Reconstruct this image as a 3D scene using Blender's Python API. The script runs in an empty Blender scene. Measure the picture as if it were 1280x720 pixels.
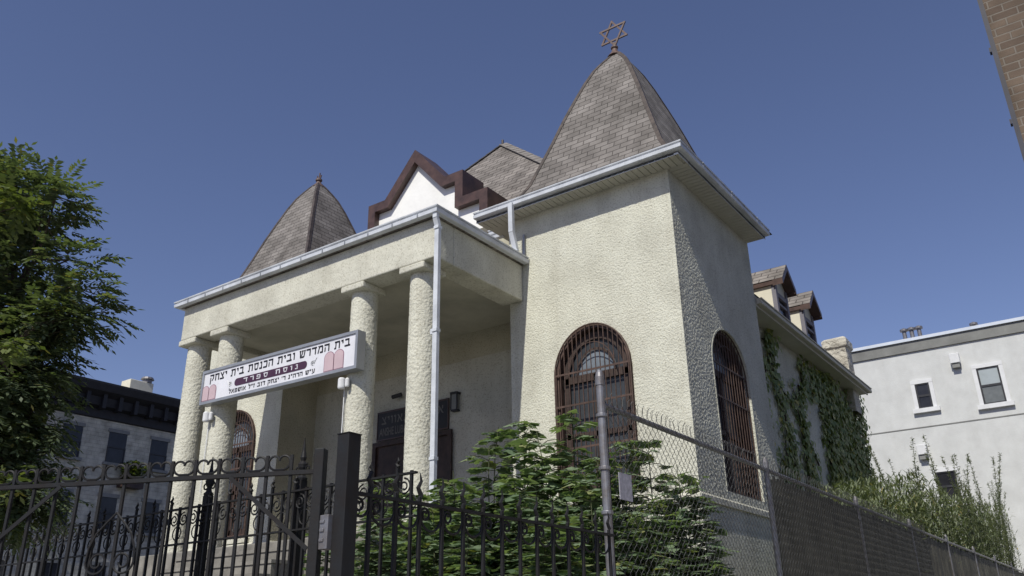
import bpy, bmesh, math, random
from math import sin, cos, pi, radians as R
from mathutils import Vector, Matrix, noise
random.seed(7)
SC = bpy.context.scene
COL = SC.collection

# ------------------------------------------------------------------ camera, sky, sun, exposure
cam = bpy.data.cameras.new('camera'); camo = bpy.data.objects.new('camera', cam); COL.objects.link(camo)
YAW, PITCH, ROLL = .6127, .3934, -.0178
fw = Vector((-sin(YAW)*cos(PITCH), cos(YAW)*cos(PITCH), sin(PITCH)))
rt = Vector((cos(YAW), sin(YAW), 0)); up = rt.cross(fw)
r2 = rt*cos(ROLL) + up*sin(ROLL); u2 = -rt*sin(ROLL) + up*cos(ROLL)
m = Matrix((r2, u2, -fw)).transposed().to_4x4(); m.translation = Vector((4.624, -10.925, 1.602))
camo.matrix_world = m
cam.sensor_width = 36; cam.lens = 1050/1280*36; cam.clip_start = .05; cam.clip_end = 2000
SC.camera = camo
SUN = Vector((.11, -1, 1.12)).normalized()
EL = math.asin(SUN.z); AZ = math.atan2(SUN.x, SUN.y)
w = bpy.data.worlds.new('World'); SC.world = w; w.use_nodes = True
nt = w.node_tree; nt.nodes.clear()
sk = nt.nodes.new('ShaderNodeTexSky'); sk.sky_type = 'NISHITA'; sk.sun_disc = False
sk.sun_elevation = EL; sk.sun_rotation = AZ; sk.altitude = 0; sk.air_density = 1.0; sk.dust_density = .4; sk.ozone_density = 6.0
bg = nt.nodes.new('ShaderNodeBackground'); bg.inputs['Strength'].default_value = .115
ow = nt.nodes.new('ShaderNodeOutputWorld')
tint = nt.nodes.new('ShaderNodeMixRGB'); tint.blend_type = 'MULTIPLY'; tint.inputs[0].default_value = 1; tint.inputs[2].default_value = (.95, .75, .77, 1)
nt.links.new(sk.outputs[0], tint.inputs[1]); nt.links.new(tint.outputs[0], bg.inputs[0]); nt.links.new(bg.outputs[0], ow.inputs[0])
sl = bpy.data.lights.new('sun', 'SUN'); sl.energy = 3.6; sl.angle = R(.5); sl.color = (1, .975, .87)
so = bpy.data.objects.new('sun', sl); COL.objects.link(so)
so.rotation_euler = SUN.to_track_quat('Z', 'Y').to_euler(); so.location = (0, -20, 30)
vs = SC.view_settings; vs.view_transform = 'Standard'; vs.look = 'None'; vs.exposure = .18; vs.gamma = 1; vs.use_curve_mapping = False

# ------------------------------------------------------------------ materials
def mat(name, col, rough=.7, metal=0, var=.12, vscale=3, bump=0, bscale=40, spec=.4, col2=None, detail=5):
    M = bpy.data.materials.new(name); M.use_nodes = True
    t = M.node_tree; p = t.nodes['Principled BSDF']; L = t.links.new
    p.inputs['Roughness'].default_value = rough; p.inputs['Metallic'].default_value = metal
    p.inputs['Specular IOR Level'].default_value = spec
    tc = t.nodes.new('ShaderNodeTexCoord')
    n = t.nodes.new('ShaderNodeTexNoise'); n.inputs['Scale'].default_value = vscale; n.inputs['Detail'].default_value = detail
    n.inputs['Roughness'].default_value = .65
    L(tc.outputs['Object'], n.inputs['Vector'])
    r = t.nodes.new('ShaderNodeValToRGB')
    c2 = col2 or tuple(c*(1-var*2) for c in col)
    c1 = tuple(min(1, c*(1+var)) for c in col)
    r.color_ramp.elements[0].position = .3; r.color_ramp.elements[1].position = .7
    r.color_ramp.elements[0].color = (*c2, 1); r.color_ramp.elements[1].color = (*c1, 1)
    L(n.outputs[0], r.inputs[0]); L(r.outputs[0], p.inputs['Base Color'])
    if bump:
        b = t.nodes.new('ShaderNodeTexNoise'); b.inputs['Scale'].default_value = bscale; b.inputs['Detail'].default_value = 4
        L(tc.outputs['Object'], b.inputs['Vector'])
        bb = t.nodes.new('ShaderNodeBump'); bb.inputs['Strength'].default_value = 1; bb.inputs['Distance'].default_value = bump
        L(b.outputs[0], bb.inputs['Height']); L(bb.outputs[0], p.inputs['Normal'])
    return M

def stucco(name, col, bump=.012, bscale=16, stain=.25, speck=.72, crack=.22, streak=.38):
    """knock-down stucco: blobs of plaster, rain streaks running down the wall"""
    M = mat(name, col, rough=.92, var=.05, vscale=1.6, spec=.15)
    t = M.node_tree; p = t.nodes['Principled BSDF']; L = t.links.new
    tc = [n for n in t.nodes if n.type == 'TEX_COORD'][0]; ramp = [n for n in t.nodes if n.type == 'VALTORGB'][0]
    mp = t.nodes.new('ShaderNodeMapping'); mp.inputs['Scale'].default_value = (1.6, 1.6, 1.1); L(tc.outputs['Object'], mp.inputs[0])
    s = t.nodes.new('ShaderNodeTexNoise'); s.inputs['Scale'].default_value = 1.3; s.inputs['Detail'].default_value = 6; L(mp.outputs[0], s.inputs['Vector'])
    sr = t.nodes.new('ShaderNodeValToRGB'); sr.color_ramp.elements[0].position = .30; sr.color_ramp.elements[1].position = .60
    sr.color_ramp.elements[0].color = (1-stain, 1-stain*1.05, 1-stain*1.1, 1); sr.color_ramp.elements[1].color = (1, 1, 1, 1)
    L(s.outputs[0], sr.inputs[0])
    mx = t.nodes.new('ShaderNodeMixRGB'); mx.blend_type = 'MULTIPLY'; mx.inputs[0].default_value = 1
    L(ramp.outputs[0], mx.inputs[1]); L(sr.outputs[0], mx.inputs[2])
    # speckle of dirt caught in the plaster
    f = t.nodes.new('ShaderNodeTexNoise'); f.inputs['Scale'].default_value = 38; f.inputs['Detail'].default_value = 3; L(tc.outputs['Object'], f.inputs['Vector'])
    fr = t.nodes.new('ShaderNodeValToRGB'); fr.color_ramp.elements[0].position = .34; fr.color_ramp.elements[1].position = .46
    fr.color_ramp.elements[0].color = (speck, speck*.975, speck*.93, 1); fr.color_ramp.elements[1].color = (1, 1, 1, 1); L(f.outputs[0], fr.inputs[0])
    m2 = t.nodes.new('ShaderNodeMixRGB'); m2.blend_type = 'MULTIPLY'; m2.inputs[0].default_value = 1
    L(mx.outputs[0], m2.inputs[1]); L(fr.outputs[0], m2.inputs[2])
    # faint rain streaks and hairline cracks
    mp2 = t.nodes.new('ShaderNodeMapping'); mp2.inputs['Scale'].default_value = (6, 6, .22); L(tc.outputs['Object'], mp2.inputs[0])
    k = t.nodes.new('ShaderNodeTexNoise'); k.inputs['Scale'].default_value = 1.1; k.inputs['Detail'].default_value = 6; L(mp2.outputs[0], k.inputs['Vector'])
    kr = t.nodes.new('ShaderNodeValToRGB'); kr.color_ramp.elements[0].position = .30; kr.color_ramp.elements[1].position = .48
    kr.color_ramp.elements[0].color = (.84, .825, .80, 1); kr.color_ramp.elements[1].color = (1, 1, 1, 1); L(k.outputs[0], kr.inputs[0])
    m3 = t.nodes.new('ShaderNodeMixRGB'); m3.blend_type = 'MULTIPLY'; m3.inputs[0].default_value = streak; L(m2.outputs[0], m3.inputs[1]); L(kr.outputs[0], m3.inputs[2])
    dn = t.nodes.new('ShaderNodeTexNoise'); dn.inputs['Scale'].default_value = 2.2; dn.inputs['Detail'].default_value = 5; L(tc.outputs['Object'], dn.inputs['Vector'])
    dm = t.nodes.new('ShaderNodeMixRGB'); dm.blend_type = 'ADD'; dm.inputs[0].default_value = .55; L(tc.outputs['Object'], dm.inputs[1]); L(dn.outputs[1], dm.inputs[2])
    vo = t.nodes.new('ShaderNodeTexVoronoi'); vo.feature = 'DISTANCE_TO_EDGE'; vo.inputs['Scale'].default_value = .55; L(dm.outputs[0], vo.inputs['Vector'])
    vr = t.nodes.new('ShaderNodeValToRGB'); vr.color_ramp.elements[0].position = .002; vr.color_ramp.elements[1].position = .007
    vr.color_ramp.elements[0].color = (.62, .60, .56, 1); vr.color_ramp.elements[1].color = (1, 1, 1, 1); L(vo.outputs['Distance'], vr.inputs[0])
    m4 = t.nodes.new('ShaderNodeMixRGB'); m4.blend_type = 'MULTIPLY'; m4.inputs[0].default_value = crack; L(m3.outputs[0], m4.inputs[1]); L(vr.outputs[0], m4.inputs[2])
    L(m4.outputs[0], p.inputs['Base Color'])
    b = t.nodes.new('ShaderNodeTexNoise'); b.inputs['Scale'].default_value = bscale; b.inputs['Detail'].default_value = 3; b.inputs['Roughness'].default_value = .5
    L(tc.outputs['Object'], b.inputs['Vector'])
    br = t.nodes.new('ShaderNodeValToRGB'); br.color_ramp.elements[0].position = .35; br.color_ramp.elements[1].position = .62; L(b.outputs[0], br.inputs[0])
    bb = t.nodes.new('ShaderNodeBump'); bb.inputs['Strength'].default_value = 1; bb.inputs['Distance'].default_value = bump
    L(br.outputs[0], bb.inputs['Height']); L(bb.outputs[0], p.inputs['Normal'])
    return M

def brick(name, c1, c2, mortar, bw, bh, ms, coord='UV', bump=.006, bias=0, rough=.85, sq=1, vert=0):
    M = bpy.data.materials.new(name); M.use_nodes = True
    t = M.node_tree; p = t.nodes['Principled BSDF']; L = t.links.new
    p.inputs['Roughness'].default_value = rough; p.inputs['Specular IOR Level'].default_value = .25
    tc = t.nodes.new('ShaderNodeTexCoord')
    b = t.nodes.new('ShaderNodeTexBrick')
    b.inputs['Scale'].default_value = 1; b.inputs['Brick Width'].default_value = bw; b.inputs['Row Height'].default_value = bh
    b.inputs['Mortar Size'].default_value = ms; b.inputs['Mortar Smooth'].default_value = .2; b.inputs['Bias'].default_value = bias
    b.inputs['Color1'].default_value = (*c1, 1); b.inputs['Color2'].default_value = (*c2, 1); b.inputs['Mortar'].default_value = (*mortar, 1)
    L(tc.outputs['UV'], b.inputs['Vector'])
    n = t.nodes.new('ShaderNodeTexNoise'); n.inputs['Scale'].default_value = 2.2; n.inputs['Detail'].default_value = 8; L(tc.outputs['Object'], n.inputs['Vector'])
    r = t.nodes.new('ShaderNodeValToRGB'); r.color_ramp.elements[0].color = (.62, .6, .58, 1); r.color_ramp.elements[1].color = (1.15, 1.12, 1.1, 1)
    r.color_ramp.elements[0].position = .3; r.color_ramp.elements[1].position = .7
    L(n.outputs[0], r.inputs[0])
    mx = t.nodes.new('ShaderNodeMixRGB'); mx.blend_type = 'MULTIPLY'; mx.inputs[0].default_value = 1
    L(b.outputs['Color'], mx.inputs[1]); L(r.outputs[0], mx.inputs[2]); L(mx.outputs[0], p.inputs['Base Color'])
    bb = t.nodes.new('ShaderNodeBump'); bb.inputs['Distance'].default_value = bump; bb.invert = True; bb.inputs['Strength'].default_value = 1
    n2 = t.nodes.new('ShaderNodeTexNoise'); n2.inputs['Scale'].default_value = 60; L(tc.outputs['Object'], n2.inputs['Vector'])
    ad = t.nodes.new('ShaderNodeMath'); ad.operation = 'MULTIPLY_ADD'; ad.inputs[1].default_value = .35
    L(n2.outputs[0], ad.inputs[0]); L(b.outputs['Fac'], ad.inputs[2])
    L(ad.outputs[0], bb.inputs['Height']); L(bb.outputs[0], p.inputs['Normal'])
    return M

def leafmat(name, c1, c2, rough=.5, trans=.25):
    M = bpy.data.materials.new(name); M.use_nodes = True
    t = M.node_tree; p = t.nodes['Principled BSDF']; L = t.links.new
    g = t.nodes.new('ShaderNodeNewGeometry')
    r = t.nodes.new('ShaderNodeValToRGB'); r.color_ramp.elements[0].color = (*c1, 1); r.color_ramp.elements[1].color = (*c2, 1); r.color_ramp.elements[1].position = .93
    ye = r.color_ramp.elements.new(.985); ye.color = (c2[0]*1.25, c2[1]*.95, c2[2]*.6, 1)
    L(g.outputs['Random Per Island'], r.inputs[0]); L(r.outputs[0], p.inputs['Base Color'])
    p.inputs['Roughness'].default_value = rough; p.inputs['Specular IOR Level'].default_value = .3
    tr = t.nodes.new('ShaderNodeBsdfTranslucent'); mixc = t.nodes.new('ShaderNodeMixRGB'); mixc.blend_type = 'MULTIPLY'; mixc.inputs[0].default_value = 1
    mixc.inputs[2].default_value = (1.2, 1.3, .5, 1); L(r.outputs[0], mixc.inputs[1]); L(mixc.outputs[0], tr.inputs[0])
    ms = t.nodes.new('ShaderNodeMixShader'); ms.inputs[0].default_value = trans
    out = [n for n in t.nodes if n.type == 'OUTPUT_MATERIAL'][0]
    L(p.outputs[0], ms.inputs[1]); L(tr.outputs[0], ms.inputs[2]); L(ms.outputs[0], out.inputs[0])
    return M

def glassmat(name, col, rough=.12):
    M = mat(name, col, rough=rough, var=.2, vscale=2, spec=.35); return M

X = {}
X['stucco'] = stucco('cream_stucco', (.66, .65, .555), bump=.005, bscale=36, stain=.16)
X['stuccoside'] = stucco('grey_cream_stucco', (.62, .615, .535), bump=.006, bscale=30, stain=.15)
X['stuccocol'] = stucco('column_stucco', (.66, .645, .55), bump=.0045, bscale=30, stain=.14)
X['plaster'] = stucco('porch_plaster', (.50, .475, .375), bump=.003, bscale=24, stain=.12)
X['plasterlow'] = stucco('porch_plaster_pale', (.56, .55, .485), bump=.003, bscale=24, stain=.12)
X['concrete'] = stucco('weathered_beam_plaster', (.62, .605, .52), bump=.003, bscale=12, stain=.16)
X['parapet'] = mat('white_parapet_paint', (.86, .85, .83), rough=.8, var=.04, vscale=2, bump=.004, bscale=12)
X['gutter'] = mat('white_gutter_metal', (.64, .66, .70), rough=.38, var=.13, vscale=3, spec=.5)
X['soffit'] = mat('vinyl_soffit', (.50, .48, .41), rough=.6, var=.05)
X['brown'] = mat('brown_coping_metal', (.085, .048, .038), rough=.4, var=.25, vscale=5, spec=.5)
X['copper'] = mat('aged_copper_cap', (.085, .066, .056), rough=.55, var=.3, vscale=8)
X['star'] = mat('copper_star', (.15, .10, .085), rough=.5, var=.2, vscale=12)
X['shingle'] = brick('asphalt_shingles', (.25, .235, .225), (.175, .163, .155), (.085, .078, .074), .27, .12, .008, bump=.006)
X['slate'] = brick('grey_shingles', (.27, .25, .235), (.185, .17, .16), (.085, .075, .07), .34, .15, .011, bump=.012)
X['capshingle'] = mat('cap_shingles', (.22, .2, .185), rough=.9, var=.2, vscale=6)
X['iron'] = mat('black_painted_iron', (.014, .015, .017), rough=.55, var=.3, vscale=14, spec=.2, col2=(.0175, .015, .0145), bump=.001, bscale=60)
X['galv'] = mat('galvanised_steel', (.20, .205, .23), rough=.5, metal=.55, var=.2, vscale=14, col2=(.16, .14, .13))
X['wire'] = mat('chain_wire', (.065, .065, .065), rough=.6, metal=.2, var=.15)
X['screen'] = mat('brown_privacy_screen', (.13, .12, .09), rough=.85, var=.3, vscale=2.5, bump=.01, bscale=30)
X['grille'] = mat('rusty_brown_grille', (.095, .058, .046), rough=.65, var=.25, vscale=9, bump=.001, bscale=50)
X['glassd'] = glassmat('dark_window_glass', (.03, .03, .035))
X['stain'] = glassmat('stained_window_glass', (.055, .06, .068), rough=.3)
X['fan'] = glassmat('fanlight_glass_painted_sky', (.22, .25, .29), rough=.25)  # sky reflection painted in as a paler glass colour
X['sashwood'] = mat('dark_brown_sash', (.055, .036, .030), rough=.6, var=.2)
X['wood'] = mat('dark_door_wood', (.050, .030, .024), rough=.5, var=.3, vscale=6)
X['whitepl'] = mat('white_sign_face', (.72, .715, .755), rough=.35, var=.06, vscale=2)
X['alu'] = mat('aluminium_frame', (.34, .35, .37), rough=.4, metal=.4, var=.08)
X['black'] = mat('black_lettering', (.015, .014, .018), rough=.5, var=.1)
X['pill'] = mat('plum_name_plate', (.065, .025, .05), rough=.4, var=.1)
X['pink'] = mat('pale_pink_tablet', (.56, .42, .45), rough=.5, var=.05)
X['pinkd'] = mat('pink_tablet_outline', (.30, .17, .22), rough=.5, var=.05)
X['cream'] = mat('cream_wash', (.70, .66, .54), rough=.85, var=.06, bump=.004, bscale=14)
X['housewhite'] = stucco('pale_render', (.62, .625, .62), bump=.0015, bscale=30, stain=.07, speck=.95, crack=0, streak=.12)
X['housegrey'] = mat('grey_parapet_band', (.22, .22, .21), rough=.8, var=.15, vscale=1)
X['coping'] = mat('pale_coping', (.62, .66, .74), rough=.4, var=.05)
X['whitetrim'] = mat('white_trim', (.70, .70, .71), rough=.6, var=.05)
X['darkframe'] = mat('dark_window_frame', (.03, .03, .035), rough=.5, var=.1)
X['blind'] = mat('window_blind', (.36, .40, .42), rough=.5, var=.05)
X['rowbrick'] = brick('painted_row_brick', (.52, .51, .43), (.49, .475, .41), (.42, .41, .36), .42, .2, .012, bump=.008)
X['cornice'] = mat('dark_cornice', (.022, .021, .024), rough=.6, var=.2)
X['bigbrick'] = brick('brown_brick', (.165, .125, .095), (.115, .085, .066), (.20, .175, .15), .235, .088, .009, bump=.006)
X['bark'] = mat('bark', (.085, .065, .05), rough=.9, var=.3, vscale=10, bump=.02, bscale=20)
X['stem'] = mat('green_stem', (.09, .10, .05), rough=.7, var=.2)
X['locust'] = leafmat('locust_leaves', (.062, .092, .048), (.165, .20, .12), rough=.45, trans=.42)
X['bright'] = leafmat('young_leaves', (.085, .12, .035), (.16, .19, .065), trans=.35)
X['sap'] = leafmat('lobed_leaves', (.10, .155, .085), (.25, .32, .195), rough=.42, trans=.36)
X['ivy'] = leafmat('ivy_leaves', (.15, .21, .075), (.32, .37, .15), trans=.3)
X['weed'] = leafmat('weed_leaves', (.11, .14, .075), (.26, .29, .19), trans=.3)
X['asphalt'] = mat('asphalt', (.05, .05, .05), rough=.9, var=.2, vscale=2, bump=.004, bscale=60)
X['earth'] = mat('yard_earth', (.30, .285, .24), rough=.95, var=.2, vscale=2, bump=.02, bscale=8, col2=(.18, .17, .13))
X['paving'] = mat('concrete_paving', (.54, .53, .49), rough=.9, var=.12, vscale=1.5, bump=.003, bscale=40)
X['brownstone'] = mat('brownstone', (.17, .125, .10), rough=.9, var=.2, vscale=3, bump=.006, bscale=20)
X['step'] = mat('worn_step_stone', (.24, .225, .20), rough=.9, var=.2, vscale=3, bump=.004, bscale=20)
X['lampglass'] = mat('lamp_glass', (.22, .22, .20), rough=.3, var=.1)
X['placard'] = mat('faded_placard', (.34, .33, .38), rough=.5, var=.2, vscale=30)
X['flashing'] = mat('blue_grey_flashing', (.03, .03, .045), rough=.6, metal=.0, var=.2)

# ------------------------------------------------------------------ mesh helpers
class MB:
    def __init__(s): s.v = []; s.f = []; s.uv = []
    def add(s, vs, fs, uvs=None):
        b = len(s.v); s.v += [tuple(v) for v in vs]
        for i, f in enumerate(fs):
            s.f.append(tuple(b+k for k in f)); s.uv.append(uvs[i] if uvs else None)
        return s
    def box(s, x0, x1, y0, y1, z0, z1):
        v = [(x0,y0,z0),(x1,y0,z0),(x1,y1,z0),(x0,y1,z0),(x0,y0,z1),(x1,y0,z1),(x1,y1,z1),(x0,y1,z1)]
        f = [(3,2,1,0),(4,5,6,7),(0,1,5,4),(1,2,6,5),(2,3,7,6),(3,0,4,7)]
        uv = []
        for q in f:
            p = [v[k] for k in q]
            n = (Vector(p[1])-Vector(p[0])).cross(Vector(p[2])-Vector(p[0]))
            a = [abs(c) for c in n]
            if a[2] >= max(a[0], a[1]): uv.append([(c[0], c[1]) for c in p])
            elif a[1] >= a[0]: uv.append([(c[0], c[2]) for c in p])
            else: uv.append([(c[1], c[2]) for c in p])
        return s.add(v, f, uv)
    def quad(s, a, b, c, d, uv=None): return s.add([a, b, c, d], [(0, 1, 2, 3)], [uv] if uv else None)
    def poly(s, pts, uv=None): return s.add(pts, [tuple(range(len(pts)))], [uv] if uv else None)
    def tube(s, pts, r, n=6, closed=False, caps=True):
        pts = [Vector(p) for p in pts]; N = len(pts); rr = r if isinstance(r, (list, tuple)) else [r]*N
        vs = []; prev = None
        for i, p in enumerate(pts):
            if closed: t = pts[(i+1) % N]-pts[i-1]
            else: t = pts[min(i+1, N-1)]-pts[max(i-1, 0)]
            if t.length < 1e-9: t = Vector((0, 0, 1))
            t.normalize()
            if prev is None:
                a = Vector((0, 0, 1)) if abs(t.z) < .9 else Vector((1, 0, 0)); x = t.cross(a).normalized()
            else:
                x = prev-t*prev.dot(t); x = x.normalized() if x.length > 1e-6 else t.orthogonal().normalized()
            prev = x; y = t.cross(x)
            for k in range(n):
                a = 2*pi*k/n; vs.append(p+(x*cos(a)+y*sin(a))*rr[i])
        fs = []
        for i in range(N if closed else N-1):
            j = (i+1) % N
            for k in range(n): fs.append((i*n+k, i*n+(k+1) % n, j*n+(k+1) % n, j*n+k))
        if caps and not closed: fs.append(tuple(range(n))[::-1]); fs.append(tuple(range((N-1)*n, N*n)))
        return s.add(vs, fs)
    def bar(s, a, b, wx, wd, side=None):
        """square bar from a to b"""
        a = Vector(a); b = Vector(b); t = (b-a).normalized()
        sd = Vector(side) if side else (Vector((1, 0, 0)) if abs(t.x) < .9 else Vector((0, 1, 0)))
        x = (sd-t*sd.dot(t)).normalized(); y = t.cross(x)
        v = [p+x*(i*wx/2)+y*(j*wd/2) for p in (a, b) for i, j in ((-1,-1),(1,-1),(1,1),(-1,1))]
        return s.add(v, [(3,2,1,0),(4,5,6,7),(0,1,5,4),(1,2,6,5),(2,3,7,6),(3,0,4,7)])
    def lathe(s, c, prof, n=24):
        vs = []
        for r, z in prof:
            for k in range(n): a = 2*pi*k/n; vs.append((c[0]+r*cos(a), c[1]+r*sin(a), c[2]+z))
        fs = []
        for i in range(len(prof)-1):
            for k in range(n): fs.append((i*n+k, i*n+(k+1) % n, (i+1)*n+(k+1) % n, (i+1)*n+k))
        fs.append(tuple(range(n))[::-1]); fs.append(tuple(range((len(prof)-1)*n, len(prof)*n)))
        return s.add(vs, fs)
    def prism(s, pts, d):
        """polygon (3D points) extruded by vector d"""
        n = len(pts); d = Vector(d); v = [Vector(p) for p in pts]+[Vector(p)+d for p in pts]
        f = [tuple(range(n))[::-1], tuple(range(n, 2*n))]+[(i, (i+1) % n, n+(i+1) % n, n+i) for i in range(n)]
        return s.add(v, f)
    def sweep(s, prof, path, outs, caps=True):
        """profile (out, z) swept along path; outs[i] = outward direction (mitre length included) at path[i]"""
        n = len(prof); vs = []
        for p, o in zip(path, outs):
            for a, z in prof: vs.append((p[0]+o[0]*a, p[1]+o[1]*a, p[2]+z))
        fs = []
        for i in range(len(path)-1):
            for k in range(n): fs.append((i*n+k, (i+1)*n+k, (i+1)*n+(k+1) % n, i*n+(k+1) % n))
        if caps: fs.append(tuple(range(n))); fs.append(tuple(range((len(path)-1)*n, len(path)*n))[::-1])
        return s.add(vs, fs)

def root_loc(o):
    l = Vector((0, 0, 0))
    while o is not None: l = l+o.location; o = o.parent
    return l
def obj(name, mb, m, parent=None, loc=(0, 0, 0), smooth=False, bevel=0, fix=True):
    me = bpy.data.meshes.new(name)
    off = (root_loc(parent) if parent else Vector((0, 0, 0)))+Vector(loc)
    me.from_pydata([(v[0]-off.x, v[1]-off.y, v[2]-off.z) for v in mb.v], [], mb.f)
    if any(u is not None for u in mb.uv):
        ul = me.uv_layers.new(name='UVMap'); i = 0
        for f, u in zip(mb.f, mb.uv):
            for k in range(len(f)):
                if u: ul.data[i].uv = u[k]
                i += 1
    if fix:
        bm = bmesh.new(); bm.from_mesh(me); bmesh.ops.recalc_face_normals(bm, faces=bm.faces); bm.to_mesh(me); bm.free()
    ms = m if isinstance(m, list) else [m]
    for q in ms: me.materials.append(X[q] if isinstance(q, str) else q)
    if smooth:
        for p in me.polygons: p.use_smooth = True
    o = bpy.data.objects.new(name, me); COL.objects.link(o); o.location = loc
    if parent: o.parent = parent
    if bevel:
        b = o.modifiers.new('bevel', 'BEVEL'); b.width = bevel; b.segments = 2; b.limit_method = 'ANGLE'; b.angle_limit = R(40)
    return o
def tag(o, label, cat, group=None):
    o['label'] = label; o['category'] = cat
    if group: o['group'] = group
    return o
def thing(name, label, cat, loc, group=None):
    o = bpy.data.objects.new(name, None); COL.objects.link(o); o.location = loc; o.empty_display_size = .2
    return tag(o, label, cat, group)
def structure(o): o['kind'] = 'structure'; return o
def dup(root, loc, rz=0, sc=1, label=None):
    def cp(o, par):
        c = o.copy(); COL.objects.link(c)
        if par: c.parent = par
        for ch in [q for q in bpy.data.objects if q.parent == o]: cp(ch, c)
        return c
    c = cp(root, None); c.location = loc; c.rotation_euler = (0, 0, rz); c.scale = (sc,)*3 if not isinstance(sc, tuple) else sc
    if label: c['label'] = label
    return c

# ------------------------------------------------------------------ ground
g = MB(); g.box(-600, 600, -600, 600, -.5, 0); structure(obj('street', g, 'asphalt'))
g = MB(); g.box(-30, 20, -14, -8.9, .004, .13); structure(obj('pavement', g, 'paving', bevel=.01))
g = MB(); g.box(1.96, 4.58, -8.88, 23.8, .004, .10); structure(obj('bounce_driveway', g, 'paving'))  # out of view, pale concrete added to bounce sunlight onto the tower side
g = MB(); g.box(4.64, 30, -8.88, -2.5, .004, .12); structure(obj('side_pavement', g, 'paving'))
g = MB()
v = []; nx, ny = 26, 60
def yardz(x, y): return 1.2+max(0, min(1, (y-1)/5))*1.0+.05*noise.noise((x*.8, y*.8, 0))
for j in range(ny+1):
    for i in range(nx+1):
        x = -14+i*15.95/nx; y = -5.9+j*29.5/ny; v.append((x, y, yardz(x, y)))
f = [(j*(nx+1)+i, j*(nx+1)+i+1, (j+1)*(nx+1)+i+1, (j+1)*(nx+1)+i) for j in range(ny) for i in range(nx)]
g.add(v, f); structure(obj('yard_ground', g, 'earth', fix=False))
g = MB(); g.box(1.70, 1.95, -8.35, 23.6, .13, 1.24); tag(obj('retaining_wall', g, 'brownstone', bevel=.015), 'low brownstone retaining wall carrying the chain link fence along the yard', 'retaining wall')
g = MB(); g.box(-14, 1.695, -6.1, -5.85, .13, 1.22); tag(obj('front_retaining_wall', g, 'brownstone', bevel=.015), 'low brownstone wall under the rear iron railing facing the street', 'retaining wall')

# ------------------------------------------------------------------ synagogue
syn = thing('synagogue', 'cream stucco synagogue with columned porch and two shingled spires', 'synagogue', (-5.9, 0, 1.2))
H = 8.4; W = 3.1; D = 3.42; E_ = .468
def arch_pts(cx, half, z0, zs, ztop, n=14):
    """outline of an arched opening in (u, z), from bottom left round the arch to bottom right"""
    p = [(cx-half, z0)]
    for k in range(n+1):
        a = pi-pi*k/n; p.append((cx+half*cos(a), zs+(ztop-zs)*sin(a)))
    p.append((cx+half, z0)); return p
def in_arch(u, z, cx, half, z0, zs, ztop):
    if z < z0 or abs(u-cx) > half: return False
    if z <= zs: return True
    return ((u-cx)/half)**2+((z-zs)/(ztop-zs))**2 < 1
def rough_face(mb, fn, u0, u1, z0, z1, hole, step, amp, seed, edge=True):
    """stucco face as a fine grid, really lumpy; fn(u, z, depth) -> xyz"""
    nu = int((u1-u0)/step); nz = int((z1-z0)/step); v = []; idx = {}
    for j in range(nz+1):
        for i in range(nu+1):
            u = u0+(u1-u0)*i/nu; z = z0+(z1-z0)*j/nz
            q = (u*27, z*27, seed); h = noise.noise(q)+.25*noise.noise((u*9, z*9, seed+5))
            h = max(-.35, min(.45, h))
            if edge and i in (0, nu): h = abs(h)*.3
            v.append(fn(u, z, h*amp))
    f = []
    for j in range(nz):
        for i in range(nu):
            if hole:
                u = u0+(u1-u0)*(i+.5)/nu; z = z0+(z1-z0)*(j+.5)/nz
                if in_arch(u, z, *hole): continue
            a = j*(nu+1)+i; f.append((a, a+1, a+nu+2, a+nu+1))
    mb.add(v, f)
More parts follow.
